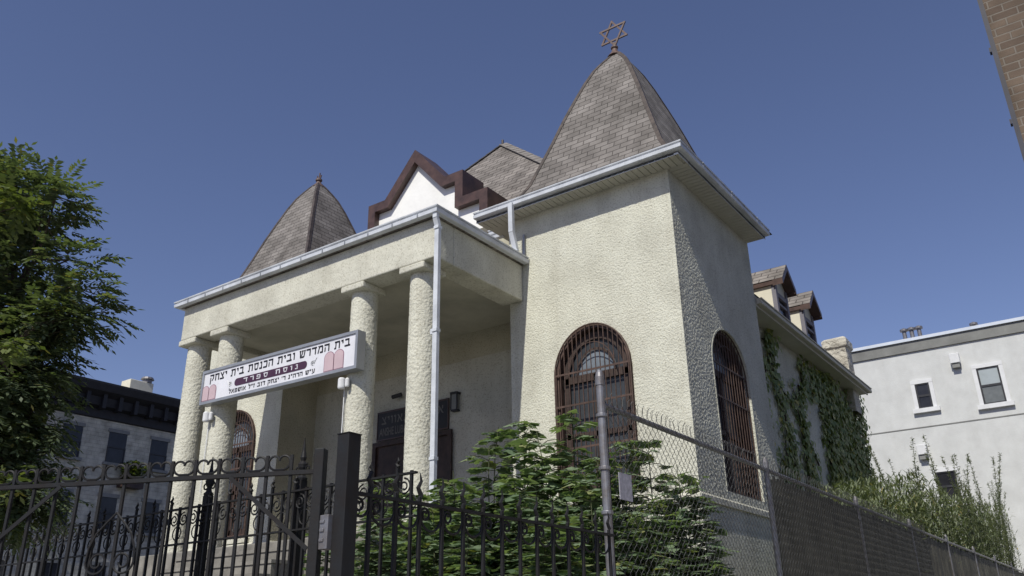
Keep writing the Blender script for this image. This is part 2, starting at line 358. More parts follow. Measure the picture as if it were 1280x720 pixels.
def arched_window(parent, fn, cx, half, z0, zs, ztop, bars, inner=.14):
    """fn(u, z, out) -> xyz with out>0 towards the street. frame + reveal + glass + iron grille"""
    fr = MB(); op = arch_pts(cx, half+.02, z0, zs, ztop+.02); ip = arch_pts(cx, half-.045, z0+.05, zs, ztop-.045)
    n = len(op)
    for i in range(n-1):
        a, b, c, d = op[i], op[i+1], ip[i+1], ip[i]
        for o0, o1 in ((.015, None),):
            q = [fn(*a, .02), fn(*b, .02), fn(*c, .02), fn(*d, .02)]; fr.quad(*q)
        fr.quad(fn(*d, .02), fn(*c, .02), fn(*c, -inner), fn(*d, -inner))
        fr.quad(fn(*a, .02), fn(*b, .02), fn(*b, -.03), fn(*a, -.03))
    fr.quad(fn(*op[0], .02), fn(*op[-1], .02), fn(*ip[-1], .02), fn(*ip[0], .02))
    fr.quad(fn(*ip[0], .02), fn(*ip[-1], .02), fn(*ip[-1], -inner), fn(*ip[0], -inner))
    win = obj('arched_window', fr, 'grille', parent)
    gl = MB(); gl.poly([fn(*p, -inner+.01) for p in ip]); obj('glass', gl, 'stain', win)
    fl_ = MB(); fl_.poly([fn(cx+(half-.075)*.6*cos(pi*k/16), zs+.03+(ztop-.1-zs)*.6*sin(pi*k/16), -inner+.02) for k in range(17)]); obj('fanlight_glass', fl_, 'fan', win)
    # timber sash in front of the glass
    sa = MB(); hw = half-.075
    def strip(u0, u1, a, b, o=-inner+.05):
        sa.prism([fn(u0, a, o-.03), fn(u1, a, o-.03), fn(u1, b, o-.03), fn(u0, b, o-.03)], Vector(fn(0, 0, .03))-Vector(fn(0, 0, 0)))
    strip(cx-hw, cx+hw, zs-.10, zs+.02); strip(cx-hw, cx+hw, (z0+zs)/2-.05, (z0+zs)/2+.03); strip(cx-.05, cx+.05, z0+.07, zs)
    strip(cx-hw, cx-hw+.10, z0+.07, zs); strip(cx+hw-.10, cx+hw, z0+.07, zs); strip(cx-hw, cx+hw, z0+.07, z0+.17)
    for k in range(13):
        a = pi-pi*k/12; b = pi-pi*(k+1)/12
        if k == 12: break
        for (r0, r1) in ((hw, hw-.10), (hw*.62, hw*.62-.035)):
            rz = (ztop-.075-zs)/hw
            sa.quad(fn(cx+r0*cos(a), zs+r0*rz*sin(a), -inner+.05), fn(cx+r0*cos(b), zs+r0*rz*sin(b), -inner+.05), fn(cx+r1*cos(b), zs+r1*rz*sin(b), -inner+.05), fn(cx+r1*cos(a), zs+r1*rz*sin(a), -inner+.05))
    obj('sash', sa, 'sashwood', win)
    gr = MB(); o = .055
    for k in range(bars+1):
        u = cx-half+.015+(2*half-.03)*k/bars
        s = max(0, 1-((u-cx)/half)**2); zt = zs+(ztop-zs)*math.sqrt(s)
        gr.tube([fn(u, z0-.02, o), fn(u, zt+.02, o)], .0085, 5)
    for z in (z0+.02, z0+(zs-z0)*.38, z0+(zs-z0)*.74, zs+.03):
        gr.bar(fn(cx-half-.02, z, o), fn(cx+half+.02, z, o), .03, .012, (0, 0, 1))
    ring = arch_pts(cx, half+.01, z0, zs, ztop+.01, 24)
    gr.tube([fn(u, z, o) for u, z in ring], .013, 6)
    r3 = arch_pts(cx, half*.62, zs, zs, zs+(ztop-zs)*.62, 16); gr.tube([fn(u, z, o) for u, z in r3[1:-1]], .008, 5)
    for u, z in (ring[1], ring[-2], ring[0], ring[-1], ring[12]): gr.tube([fn(u, z, o), fn(u, z, -.02)], .010, 5)
    obj('grille', gr, 'grille', win)
    sl_ = MB(); sl_.prism([fn(cx-half-.12, z0-.12, -.02), fn(cx+half+.12, z0-.12, -.02), fn(cx+half+.12, z0-.03, -.02), fn(cx-half-.12, z0-.03, -.02)], Vector(fn(0, 0, .06))-Vector(fn(0, 0, 0)))
    obj('sill', sl_, 'concrete', win, bevel=.008)
    return win

SPIRE = [(8.56, 1.97), (8.75, 1.72), (9.0, 1.47), (9.24, 1.34), (9.7, 1.18), (10.19, 1.01), (10.75, .83), (11.2, .67), (11.63, .51), (11.95, .37), (12.15, .25), (12.33, .13), (12.43, .05)]
GPROF = [(0, 0), (.075, 0), (.088, .008), (.094, .062), (.074, .066), (.072, .090), (.098, .093), (.102, .112), (.086, .116), (.08, .105), (.02, .105), (.012, .128), (0, .128)]
def spire(cx, cy, name='spire_roof'):
    s = MB(); Lz = 0
    for a in range(4):
        c, sn = round(cos(a*pi/2)), round(sin(a*pi/2)); vdist = 0
        for i in range(len(SPIRE)-1):
            (z0, t0), (z1, t1) = SPIRE[i], SPIRE[i+1]
            def P(x, y, z): return (cx+x*c-y*sn, cy+x*sn+y*c, z)
            L = math.hypot(z1-z0, t1-t0)
            s.quad(P(-t0, -t0, z0), P(t0, -t0, z0), P(t1, -t1, z1), P(-t1, -t1, z1),
                   [(-t0+a*.17, vdist), (t0+a*.17, vdist), (t1+a*.17, vdist+L), (-t1+a*.17, vdist+L)])
            vdist += L
    o = obj(name, s, 'shingle', syn)
    for sx, sy in ((-1, -1), (1, -1), (1, 1), (-1, 1)):
        rc = MB(); prev = None
        path = [(cx+sx*t, cy+sy*t, z) for z, t in SPIRE[2:]]
        d = Vector((sx, sy, 0)).normalized(); n = Vector((-sy, sx, 0)).normalized()
        for k in range(len(path)-1):
            a = Vector(path[k]); b = Vector(path[k+1]); w_ = .06
            f = Vector((-sx, 0, 0)); g_ = Vector((0, -sy, 0)); tdir = (b-a).normalized(); up_ = Vector((sx*.5, sy*.5, .5)).normalized()
            ra = .02
            rows = []
            for p in (a, b):
                rows.append([p+f*w_+Vector((0, sy, .2))*.012, p+d*.018+Vector((0, 0, .01)), p+g_*w_+Vector((sx, 0, .2))*.012])
            rc.quad(rows[0][0], rows[0][1], rows[1][1], rows[1][0]); rc.quad(rows[0][1], rows[0][2], rows[1][2], rows[1][1])
        obj('ridge_cap', rc, 'copper', o)
    return o
def tower(x0, x1, detailed):
    cx = (x0+x1)/2
    wl = MB()
    fr = lambda u, z, h: (u, -h, z)
    hole_f = (cx+.0, .66, 3.51, 5.36, 6.12)
    hole_r = (1.76, .75, 3.51, 5.5, 6.17)
    rough_face(wl, fr, x0, x1, 3.3, H+.02, hole_f, .02, .004, 1+x0)
    wl.quad((x0, 0, 1.0), (x1, 0, 1.0), (x1, 0, 3.3), (x0, 0, 3.3))
    obj('tower_wall', wl, 'stucco', syn, fix=False)
    ws = MB()
    rg = lambda u, z, h: (x1+h, u, z)
    if detailed: rough_face(ws, rg, 0, D, 3.3, H+.02, hole_r, .016, .006, 9)
    else: ws.quad((x1, 0, 3.3), (x1, D, 3.3), (x1, D, H), (x1, 0, H))
    ws.quad((x1, 0, 1.0), (x1, D, 1.0), (x1, D, 3.3), (x1, 0, 3.3))
    ws.quad((x1, D, 1.0), (x0, D, 1.0), (x0, D, H), (x1, D, H)); ws.quad((x0, D, 1.0), (x0, 0, 1.0), (x0, 0, H), (x0, D, H))
    obj('tower_side_wall', ws, 'stuccoside' if detailed else 'plaster', syn, fix=False)
    arched_window(syn, lambda u, z, o: (u, -o, z), *hole_f, bars=16)
    if detailed:
        arched_window(syn, lambda u, z, o: (x1-.10+o, u, z), hole_r[0], hole_r[1]-.005, hole_r[2], hole_r[3], hole_r[4]-.005, bars=13)
        rv = MB(); a_ = arch_pts(*hole_r, 24); b_ = arch_pts(hole_r[0], hole_r[1]+.028, hole_r[2]-.02, hole_r[3], hole_r[4]+.028, 24)
        for k in range(len(a_)-1):
            p, q, r_, t_ = a_[k], a_[k+1], b_[k+1], b_[k]
            rv.quad((x1+.006, *p), (x1+.006, *q), (x1+.006, *r_), (x1+.006, *t_)); rv.quad((x1+.006, *p), (x1+.006, *q), (x1-.14, *q), (x1-.14, *p)); rv.quad((x1+.006, *r_), (x1+.006, *t_), (x1-.02, *t_), (x1-.02, *r_))
        obj('window_reveal', rv, 'stuccoside', syn)
    wt = MB(); wt.sweep([(0, 0), (.035, 0), (.035, .08), (.01, .11), (0, .11)], [(x0, 0, 3.27), (x1, 0, 3.27), (x1, D, 3.27)], [(0, -1), (1, -1), (1, 0)])
    obj('water_table', wt, 'concrete', syn)
    # eaves: ribbed soffit, fascia, gutter
    sf = MB(); a, b, c, d = x0-(E_ if detailed else .1), x1+E_-.13, -E_+.13, D+.05
    for k in range(int((b-a)/.11)):
        u = a+k*.11; sf.box(u, u+.098, c, .02, H+.012, H+.03)
    sf.box(a, b, c, .02, H+.032, H+.05)
    for k in range(int((d+.0)/.11)):
        u = .025+k*.11; sf.box(x1-.02, b, u, u+.098, H+.012, H+.03)
    sf.box(x1-.02, b, .022, d, H+.032, H+.05); sf.box(a, x0+.02, .022, d, H+.032, H+.05)
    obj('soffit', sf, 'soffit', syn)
    fa = MB(); fa.sweep([(-.02, .02), (0, 0), (0, .2), (-.02, .2)], [(a-.0, c, H), (b, c, H), (b, d, H)], [(0, -1), (1, -1), (1, 0)])
    obj('fascia', fa, 'gutter', syn)
    gu = MB(); gu.sweep(GPROF, [(a, c-.003, H+.06), (b+.003, c-.003, H+.06), (b+.003, d, H+.06)], [(0, -1), (1, -1), (1, 0)])
    tg = obj('tower_gutter', gu, 'gutter', syn)
    if detailed:
        for k in range(3):
            sm = MB(); x = a+.5+k*1.25; sm.sweep([(p*1.04+.002, q-.002) for p, q in GPROF], [(x, c-.003, H+.06), (x+.045, c-.003, H+.06)], [(0, -1), (0, -1)]); obj('gutter_joint', sm, 'gutter', tg)
        for k in range(3):
            sm = MB(); y = .4+k*1.2; sm.sweep([(p*1.04+.002, q-.002) for p, q in GPROF], [(b+.003, y, H+.06), (b+.003, y+.045, H+.06)], [(1, 0), (1, 0)]); obj('gutter_joint', sm, 'gutter', tg)
    return cx
cxr = tower(-W, 0, True); cxl = tower(-11.6, -8.85, False)
s1 = spire(-1.55, 1.7); s2 = spire(-10.27, 1.7)
# finials
fi = MB(); fi.lathe((-1.6, 1.7, 12.38), [(.16, 0), (.12, .06), (.075, .12), (.05, .2), (.075, .22), (.075, .25), (.035, .27), (.028, .36)], 14)
fin = obj('finial', fi, 'star', s1, smooth=False)
st = MB(); c0 = Vector((-1.6, 1.7, 12.97)); rad = .315
for base in (pi/2, -pi/2):
    P = [c0+Vector((rad*cos(base+k*2*pi/3+.06), .06*rad*cos(base+k*2*pi/3), rad*sin(base+k*2*pi/3+.06))) for k in range(3)]
    off = Vector((0, .006 if base > 0 else -.006, 0))
    for k in range(3):
        dd = (P[(k+1) % 3]-P[k]).normalized()*.018
        st.bar(P[k]-dd+off, P[(k+1) % 3]+dd+off, .030, .036, (0, 1, 0))
obj('star_of_david', st, 'star', s1)
fi = MB(); fi.lathe((-10.27, 1.7, 12.33), [(.15, 0), (.11, .06), (.07, .12), (.05, .17), (.085, .19), (.085, .23), (.05, .25), (.03, .28)], 14)
for k, (dx, h) in enumerate(((-.07, .36), (.02, .42), (.08, .34))): fi.bar((-10.27+dx*.5, 1.7, 12.55), (-10.27+dx, 1.7, 12.33+h), .025, .025)
obj('finial', fi, 'star', s2)

# main front wall, stepped parapet
FW = .95
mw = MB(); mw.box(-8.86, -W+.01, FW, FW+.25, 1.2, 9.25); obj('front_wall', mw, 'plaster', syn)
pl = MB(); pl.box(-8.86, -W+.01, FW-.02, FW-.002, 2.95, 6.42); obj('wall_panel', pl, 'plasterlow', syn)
pcx = -5.94
ow_ = [(-1.93, 9.0), (-1.93, 9.72), (-1.31, 9.72), (-1.31, 10.33), (-.83, 10.33), (0, 11.28), (.83, 10.33), (1.31, 10.33), (1.31, 9.72), (1.93, 9.72), (1.93, 9.0)]
pp = MB(); pp.prism([(pcx+u-(.05 if u > 0 else -.05 if u < 0 else 0), .72, z-.05) for u, z in ow_], (0, .44, 0)); obj('stepped_parapet', pp, 'parapet', syn)
cp = MB(); th = .20
for i in range(len(ow_)-1):
    (u0, z0), (u1, z1) = ow_[i], ow_[i+1]
    def off2(i0):  # inner offset point (mitre)
        p = Vector(ow_[i0]); a = Vector(ow_[max(i0-1, 0)]); b = Vector(ow_[min(i0+1, len(ow_)-1)])
        d1 = (p-a).normalized() if i0 > 0 else (b-p).normalized(); d2 = (b-p).normalized() if i0 < len(ow_)-1 else d1
        n1 = Vector((d1.y, -d1.x)); n2 = Vector((d2.y, -d2.x)); mm = (n1+n2); mm = mm/mm.length_squared*2 if mm.length > .1 else n1
        return p+mm*th
    q0 = off2(i); q1 = off2(i+1)
    cp.prism([(pcx+u0, .58, z0), (pcx+u1, .58, z1), (pcx+q1.x, .58, q1.y), (pcx+q0.x, .58, q0.y)], (0, .70, 0))
obj('parapet_coping', cp, 'brown', syn)
# short gutter ends beside the parapet
gb = MB(); gb.sweep(GPROF, [(-3.95, .60, 8.60), (-3.45, .60, 8.60)], [(0, -1), (0, -1)]); gb.sweep(GPROF, [(-3.85, .45, 8.42), (-3.5, .45, 8.42)], [(0, -1), (0, -1)])
obj('gutter_stub', gb, 'gutter', syn)

# main roof: steep front hip, two long slopes
rf = MB()
apx = (-5.9, 3.75, 13.0); bl = (-9.9, 1.2, 9.3); br_ = (-1.95, 1.2, 9.3)
Ls = math.hypot(3.7, 2.55)
rf.poly([bl, br_, apx], [(-9.9, 0), (-1.95, 0), (-5.9, Ls)])
yb = 11.35
sl2 = math.hypot(5.9, 5.65)
rf.poly([br_, (-.15, 1.2, 7.523), (-.15, D+.01, 7.523), (.02, D+.01, 7.36), (.02, yb, 7.36), (-5.9, yb, 13.0), apx], [(1.2, 2.7), (1.2, .2), (D, .2), (D, 0), (yb, 0), (yb, sl2), (3.75, sl2)])
rf.poly([bl, apx, (-5.9, yb, 13.0), (-11.8, yb, 7.36), (-11.8, 1.2, 7.36)], [(1.2, 2.7), (3.75, sl2), (yb, sl2), (yb, 0), (1.2, 0)])
mr = obj('main_roof', rf, 'slate', syn)
for a, b in ((apx, br_), (apx, bl)):
    rc = MB(); a = Vector(a); b = Vector(b); n = int((b-a).length/.26)
    for k in range(n):
        p = a+(b-a)*(k/n); q = a+(b-a)*((k+1.08)/n); rc.bar(p+Vector((0, 0, .012+.006*(k % 2))), q+Vector((0, 0, .026)), .2, .018, (b-a).cross(Vector((0, -.5, 1))))
    obj('ridge_cap', rc, 'capshingle', mr)
rc = MB(); rc.tube([(-5.9, 3.75, 12.98), (-5.9, 3.75, 13.12)], .03, 8); obj('roof_tip', rc, 'copper', mr)
# nave walls
nw = MB(); nw.box(-.65, -.38, D, 11.3, 1.2, 7.28); nw.box(-11.4, -.65, 11.05, 11.3, 1.2, 7.28); nw.box(-11.4, -11.15, D, 11.05, 1.2, 7.28)
obj('nave_wall', nw, 'stuccoside', syn)
ns = MB(); ns.box(-.40, -.01, D+.02, yb, 7.17, 7.2); ns.box(-.03, -.0, D+.02, yb, 7.14, 7.34); obj('nave_soffit', ns, 'soffit', syn)
ng = MB(); ng.sweep(GPROF, [(.005, D+.06, 7.19), (.005, yb+.05, 7.19)], [(1, 0), (1, 0)]); obj('nave_gutter', ng, 'soffit', syn)
wn = arched_window(syn, lambda u, z, o: (-.378+o, u, z), 4.35, .45, 3.4, 5.0, 5.5, bars=8, inner=-.0) if False else None
nwn = MB(); nwn.box(-.40, -.36, 3.75, 4.45, 3.4, 5.3); obj('nave_window', nwn, 'glassd', syn)
ch = MB()
v = []
for z in (6.6, 8.25, 8.3, 8.5, 8.56):
    for x, y in ((-.68, 10.55), (-.16, 10.55), (-.16, 11.07), (-.68, 11.07)):
        k = .05 if z > 8.27 and z < 8.52 else (-.02 if z > 8.52 else 0)
        sx = -1 if x < -.4 else 1; sy = -1 if y < 10.8 else 1
        v.append((x+sx*k, y+sy*k, z+(.07*noise.noise((x*9, y*9, z)) if z > 8.4 else 0)))
ff = [(i*4+k, i*4+(k+1) % 4, (i+1)*4+(k+1) % 4, (i+1)*4+k) for i in range(4) for k in range(4)]+[(16, 17, 18, 19)]
ch.add(v, ff)
obj('chimney', ch, stucco('flaking_whitewash', (.62, .59, .52), bump=.03, bscale=7, stain=.35), syn, bevel=.02)
# dormers
def dormer(cy):
    hw = .38; fx = -.3; z0 = 7.5; ze = 8.46; za = ze+hw
    wl = MB()
    bk = -2.6
    for s in (-1, 1):
        wl.prism([(fx, cy+s*hw, z0), (fx, cy+s*hw, ze), (bk, cy+s*hw, ze), (fx-.02, cy+s*hw, z0-.02)], (0, -s*.06, 0))
    wl.prism([(fx-.002, cy-hw+.002, ze-.28), (fx-.002, cy+hw-.002, ze-.28), (fx-.002, cy+hw-.002, ze), (fx-.002, cy, za), (fx-.002, cy-hw+.002, ze)], (-.06, 0, 0))
    d = obj('dormer', wl, 'cream', syn)
    rr = MB(); o = .07; t = .06; f0 = -.08
    for s in (-1, 1):
        a = (f0, cy, za+.1); b = (f0, cy+s*(hw+o), ze-o+.1); 
        rr.poly([a, b, (-3.4, b[1], b[2]), (-3.4, cy, za+.1)], [(0, .6), (0, 0), (3.3, 0), (3.3, .6)])
    obj('dormer_roof', rr, 'slate', d)
    tr = MB()
    for s in (-1, 1):
        a = Vector((f0+.0, cy, za+.094)); b = Vector((f0+.0, cy+s*(hw+o), ze-o+.094))
        tr.prism([a, b, b-Vector((0, 0, .13)), a-Vector((0, 0, .13))], (-.22, 0, 0))
        tr.box(-2.6, f0-.005, min(cy+s*hw, cy+s*(hw+o-.01)), max(cy+s*hw, cy+s*(hw+o-.01)), ze-o-.0, ze-o+.085)
    obj('bargeboard', tr, 'brown', d)
    wf = MB()
    for y0, y1 in ((cy-hw-.01, cy-hw+.10), (cy+hw-.10, cy+hw+.01)): wf.box(fx-.06, fx+.03, y0, y1, z0, ze-.02)
    wf.box(fx-.05, fx+.02, cy-hw+.1, cy+hw-.1, 7.98, 8.03); wf.box(fx-.05, fx+.025, cy-hw+.1, cy+hw-.1, ze-.3, ze-.2)
    obj('window_frame', wf, mat('grey_violet_trim', (.20, .19, .22), rough=.6), d)
    wg = MB(); wg.box(fx-.05, fx-.03, cy-hw+.1, cy+hw-.1, z0, ze-.25); obj('window_glass', wg, 'glassd', d)
dormer(6.1); dormer(7.95)

# porch
PX0, PX1, PY = -9.094, -2.823, -2.294; ZB = 6.844
en = MB()
en.box(PX0, PX1, PY, PY+.42, ZB, 7.50)
en.box(PX1-.42, PX1, PY+.42, -.012, ZB, 7.50); en.box(PX0, PX0+.42, PY+.42, -.012, ZB, 7.50)
obj('entablature', en, 'concrete', syn, bevel=.02)
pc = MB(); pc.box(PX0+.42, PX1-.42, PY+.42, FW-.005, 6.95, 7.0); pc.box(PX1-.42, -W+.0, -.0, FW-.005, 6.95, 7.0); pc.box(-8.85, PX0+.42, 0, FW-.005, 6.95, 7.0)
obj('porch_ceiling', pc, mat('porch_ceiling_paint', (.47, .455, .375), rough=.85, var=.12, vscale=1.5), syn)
pr = MB(); pr.box(PX0-.035, PX1+.045, PY-.06, -.012, 7.505, 7.56); pr.box(-8.84, -W-.01, -.012, FW-.005, 7.505, 7.56); obj('porch_roof', pr, 'slate', syn)
pg = MB(); pg.sweep(GPROF, [(PX0-.04, -.02, 7.495), (PX0-.04, PY-.065, 7.495), (PX1+.05, PY-.065, 7.495), (PX1+.05, -.02, 7.495)], [(-1, 0), (-1, -1), (1, -1), (1, 0)])
obj('porch_gutter', pg, 'gutter', syn)
for k in range(12):
    hg = MB(); x = PX0+.3+k*.52; hg.box(x, x+.02, PY-.165, PY-.160, 7.50, 7.56); obj('gutter_bracket', hg, 'alu', syn)
FZ = 2.95
for cxx in (-9.075+.19, -7.939, -4.557, -3.298):
    cyy = -1.994; cm = MB(); n = 96; nz = 250; v = []
    for j in range(nz+1):
        z = FZ+(6.75-FZ)*j/nz
        rbase = .213+.016*(1-j/nz)
        for k in range(n):
            a = 2*pi*k/n; x, y = cos(a)*rbase, sin(a)*rbase
            h = noise.noise((x*26+cxx*3, y*26, z*24))+.2*noise.noise((x*9+cxx, y*9, z*8)); h = max(-.4, min(.5, h))*.0065
            v.append((cxx+x+cos(a)*h, cyy+y+sin(a)*h, z))
    f = [(j*n+k, j*n+(k+1) % n, (j+1)*n+(k+1) % n, (j+1)*n+k) for j in range(nz) for k in range(n)]
    cm.add(v, f); co = obj('column', cm, 'stuccocol', syn, smooth=True, fix=False)
    cb = MB(); cb.box(cxx-.25, cxx+.25, PY-.008, cyy+.23, 6.735, ZB-.002); obj('capital', cb, 'concrete', co, bevel=.02)
pf = MB(); pf.box(-8.84, -W-.01, -2.55, FW-.005, 1.2, FZ); pf.box(PX0-.2, -8.84, -2.55, -.1, 1.2, FZ); pf.box(-W-.01, PX1+.15, -2.55, -.1, 1.2, FZ)
obj('porch_floor', pf, 'step', syn, bevel=.02)
sp = MB(); x0, x1 = -7.5, -4.9
for k in range(9): sp.box(x0, x1, -2.55-.29*(k+1), -2.55-.29*k+(.0 if k else -.004), 1.15, FZ-.19*(k+1)+.0); sp.box(x0-.02, x1+.02, -2.57-.29*(k+1), -2.57-.29*k, FZ-.19*(k+1)+.003, FZ-.19*(k+1)+.05)
obj('entrance_steps', sp, 'step', syn)
# door
dr = MB(); dr.box(-7.0, -5.1, FW-.06, FW-.02, FZ, 5.05); df = obj('entrance_door', dr, 'wood', syn)
dd = MB()
for x in (-7.06, -5.16, -6.08): dd.box(x, x+.09, FW-.10, FW-.062, FZ, 5.08)
dd.box(-7.06, -5.07, FW-.102, FW-.06, 5.05, 5.14); obj('door_frame', dd, 'wood', df)
# downspouts
def pipe(pts, wd=.078):
    p = MB()
    for a, b in zip(pts[:-1], pts[1:]): p.bar(a, b, wd, wd*.8)
    return p
ds = pipe([(PX1+.08, PY-.10, 7.56), (PX1+.08, PY-.10, 7.42), (PX1+.08, PY-.05, 7.30), (PX1+.08, PY-.05, 2.4)])
for z in (7.25, 5.62, 3.8): ds.box(PX1+.035, PX1+.125, PY-.095, PY-.005, z, z+.045)
ds.box(PX1-.02, PX1+.035, PY-.06, PY-.03, 5.60, 5.68)
obj('downspout', ds, 'gutter', syn)
ds = pipe([(-2.74, -.44, 8.5), (-2.74, -.43, 7.95), (-2.72, -.34, 7.62)], .085); obj('downspout', ds, 'gutter', syn)
ds = MB(); ds.tube([(-2.76, -.03, 8.06), (-2.76, -.03, 7.5)], .022, 8); obj('vent_pipe', ds, 'alu', syn)

# ------------------------------------------------------------------ sign over the columns
G = {
 'ב': (.82, [[(.05,.8),(.66,.8),(.66,1),(.05,1)], [(.52,.15),(.66,.15),(.66,.85),(.52,.85)], [(0,0),(.82,0),(.82,.2),(0,.2)]]),
 'כ': (.74, [[(.05,.8),(.66,.8),(.68,1),(.05,1)], [(.55,.1),(.70,.15),(.70,.9),(.55,.9)], [(.03,0),(.64,0),(.70,.2),(.03,.2)]]),
 'י': (.36, [[(0,.8),(.32,.8),(.32,1),(0,1)], [(.18,.52),(.32,.58),(.32,.85),(.18,.85)]]),
 'ו': (.36, [[(0,.8),(.32,.8),(.32,1),(0,1)], [(.18,0),(.32,.06),(.32,.85),(.18,.85)]]),
 'ת': (.86, [[(.05,.8),(.80,.8),(.80,1),(.05,1)], [(.67,0),(.82,.05),(.82,.85),(.67,.85)], [(.15,.1),(.28,.1),(.30,.85),(.17,.85)], [(0,0),(.28,0),(.28,.18),(0,.18)]]),
 'ה': (.80, [[(0,.8),(.77,.8),(.77,1),(0,1)], [(.62,0),(.77,.05),(.77,.85),(.62,.85)], [(.05,0),(.19,.05),(.19,.6),(.07,.6)]]),
 'ח': (.80, [[(0,.8),(.77,.8),(.77,1),(0,1)], [(.62,0),(.77,.05),(.77,.85),(.62,.85)], [(.07,0),(.22,.05),(.22,.85),(.07,.85)]]),
 'ד': (.78, [[(0,.8),(.78,.8),(.78,1),(0,1)], [(.52,0),(.66,.05),(.66,.85),(.52,.85)]]),
 'ר': (.70, [[(0,.8),(.64,.8),(.68,1),(0,1)], [(.53,0),(.68,.05),(.68,.88),(.53,.88)]]),
 'מ': (.86, [[(.28,.8),(.72,.8),(.76,1),(.24,1)], [(.67,.1),(.82,.1),(.80,.9),(.65,.9)], [(.38,0),(.82,0),(.82,.2),(.38,.2)], [(0,0),(.13,0),(.32,.8),(.19,.85)], [(.02,1),(.17,1),(.30,.8),(.20,.72)]]),
 'ש': (.92, [[(.12,0),(.72,0),(.78,.2),(.10,.2)], [(.68,.1),(.80,.1),(.92,.95),(.77,.95)], [(.03,.95),(.20,.95),(.24,.1),(.12,.1)], [(.42,.95),(.57,.95),(.50,.5),(.20,.15),(.20,.25),(.38,.5)], [(0,.85),(.26,.85),(.24,1),(0,1)], [(.36,.85),(.62,.85),(.6,1),(.36,1)], [(.70,.85),(.94,.85),(.94,1),(.72,1)]]),
 'נ': (.48, [[(.1,.8),(.42,.8),(.42,1),(.1,1)], [(.29,.1),(.42,.1),(.42,.85),(.29,.85)], [(0,0),(.46,0),(.46,.2),(0,.2)]]),
 'ס': (.82, [[(.02,.8),(.80,.8),(.80,1),(.02,1)], [(.08,.85),(.22,.85),(.28,.1),(.17,.1)], [(.64,.1),(.72,.2),(.78,.85),(.63,.85)], [(.2,0),(.62,0),(.72,.2),(.17,.2)]]),
 'צ': (.76, [[(0,1),(.20,1),(.72,.18),(.55,.14)], [(.56,1),(.76,1),(.52,.45),(.42,.52)], [(0,0),(.74,0),(.74,.19),(0,.19)]]),
 'ק': (.78, [[(0,.8),(.74,.8),(.74,1),(0,1)], [(.58,.4),(.72,.4),(.72,.85),(.58,.85)], [(.35,.1),(.48,.1),(.72,.45),(.58,.48)], [(.06,-.4),(.20,-.33),(.20,.6),(.08,.6)]]),
 'פ': (.78, [[(.04,.8),(.66,.8),(.70,1),(.04,1)], [(.57,.12),(.72,.15),(.72,.9),(.57,.9)], [(0,0),(.66,0),(.70,.2),(0,.2)], [(.04,.42),(.18,.42),(.18,.85),(.04,.85)], [(.10,.42),(.38,.42),(.38,.58),(.10,.58)]]),
 'א': (.84, [[(0,1),(.2,1),(.84,0),(.64,0)], [(.60,.62),(.76,.62),(.76,1),(.60,1)], [(.52,.38),(.60,.46),(.74,.68),(.64,.68)], [(0,0),(.2,0),(.2,.18),(0,.18)], [(.08,.1),(.2,.1),(.30,.58),(.20,.66)]]),
 'ל': (.70, [[(.05,.9),(.17,.9),(.17,1.4),(.05,1.4)], [(.05,.8),(.66,.8),(.66,1),(.05,1)], [(.52,.85),(.66,.85),(.40,0),(.26,0)]]),
 'ע': (.80, [[(.60,1),(.78,1),(.72,.2),(.58,.2)], [(.05,1),(.24,1),(.36,.25),(.24,.25)], [(0,-.12),(.10,-.14),(.72,.18),(.66,.36)]]),
 'ג': (.54, [[(.12,.8),(.40,.8),(.42,1),(.12,1)], [(.28,.25),(.42,.25),(.42,.9),(.28,.9)], [(.32,0),(.50,0),(.42,.4),(.30,.4)], [(0,0),(.16,0),(.36,.36),(.28,.4)]]),
 'ז': (.46, [[(0,.8),(.44,.8),(.44,1),(0,1)], [(.16,0),(.30,.05),(.30,.85),(.16,.85)]]),
 '"': (.46, [[(.04,.66),(.14,.66),(.2,1.05),(.06,1.05)], [(.26,.66),(.36,.66),(.42,1.05),(.28,1.05)]]),
 "'": (.24, [[(.04,.66),(.14,.66),(.2,1.05),(.06,1.05)]]),
 ' ': (.42, []),
}
def hebrew(text, xr, xl, z, h, fn, gap=.16):
    """letters set right to left from xr to xl; fn(x, z) -> front surface point"""
    tot = sum(G[c][0]+gap for c in text)-gap; k = (xr-xl)/tot
    m_ = MB(); x = xr
    for c in text:
        wd, polys = G[c]; x -= wd*k
        for p in polys:
            m_.prism([fn(x+u*k, z+q*h) for u, q in p], (0, -.004, 0))
        x -= gap*k
    return m_
sg = thing('hebrew_sign', 'long white Hebrew sign hung across the porch columns', 'sign', (-6.22, -2.30, 5.4))
SY = -2.34
def sp_(x, z): return (x, SY-.012, z+(-(x+6.22))*.0135)
def sq(x0, x1, z0, z1, y0, y1):
    m_ = MB(); a = [sp_(x0, z0), sp_(x1, z0), sp_(x1, z1), sp_(x0, z1)]
    return m_.prism([(p[0], y0, p[2]) for p in a], (0, y1-y0, 0))
SX0, SX1, SZ0, SZ1 = -8.14, -4.285, 5.405, 6.02
obj('sign_box', sq(SX0+.03, SX1-.03, SZ0+.03, SZ1-.03, SY+.03, SY+.13), 'alu', sg)
obj('sign_face', sq(SX0+.05, SX1-.05, SZ0+.045, SZ1-.045, SY-.01, SY+.028), 'whitepl', sg)
frm = MB()
for a in ((SX0, SX1, SZ1-.05, SZ1), (SX0, SX1, SZ0, SZ0+.05), (SX0, SX0+.05, SZ0+.05, SZ1-.05), (SX1-.05, SX1, SZ0+.05, SZ1-.05)):
    q = sq(*a, SY-.03, SY+.14); frm.add(q.v, q.f)
obj('sign_frame', frm, 'alu', sg)
obj('main_line_lettering', hebrew("בית המדרש ובית הכנסת בית יצחק", -4.46, -7.93, 5.80, .125, sp_), 'black', sg)
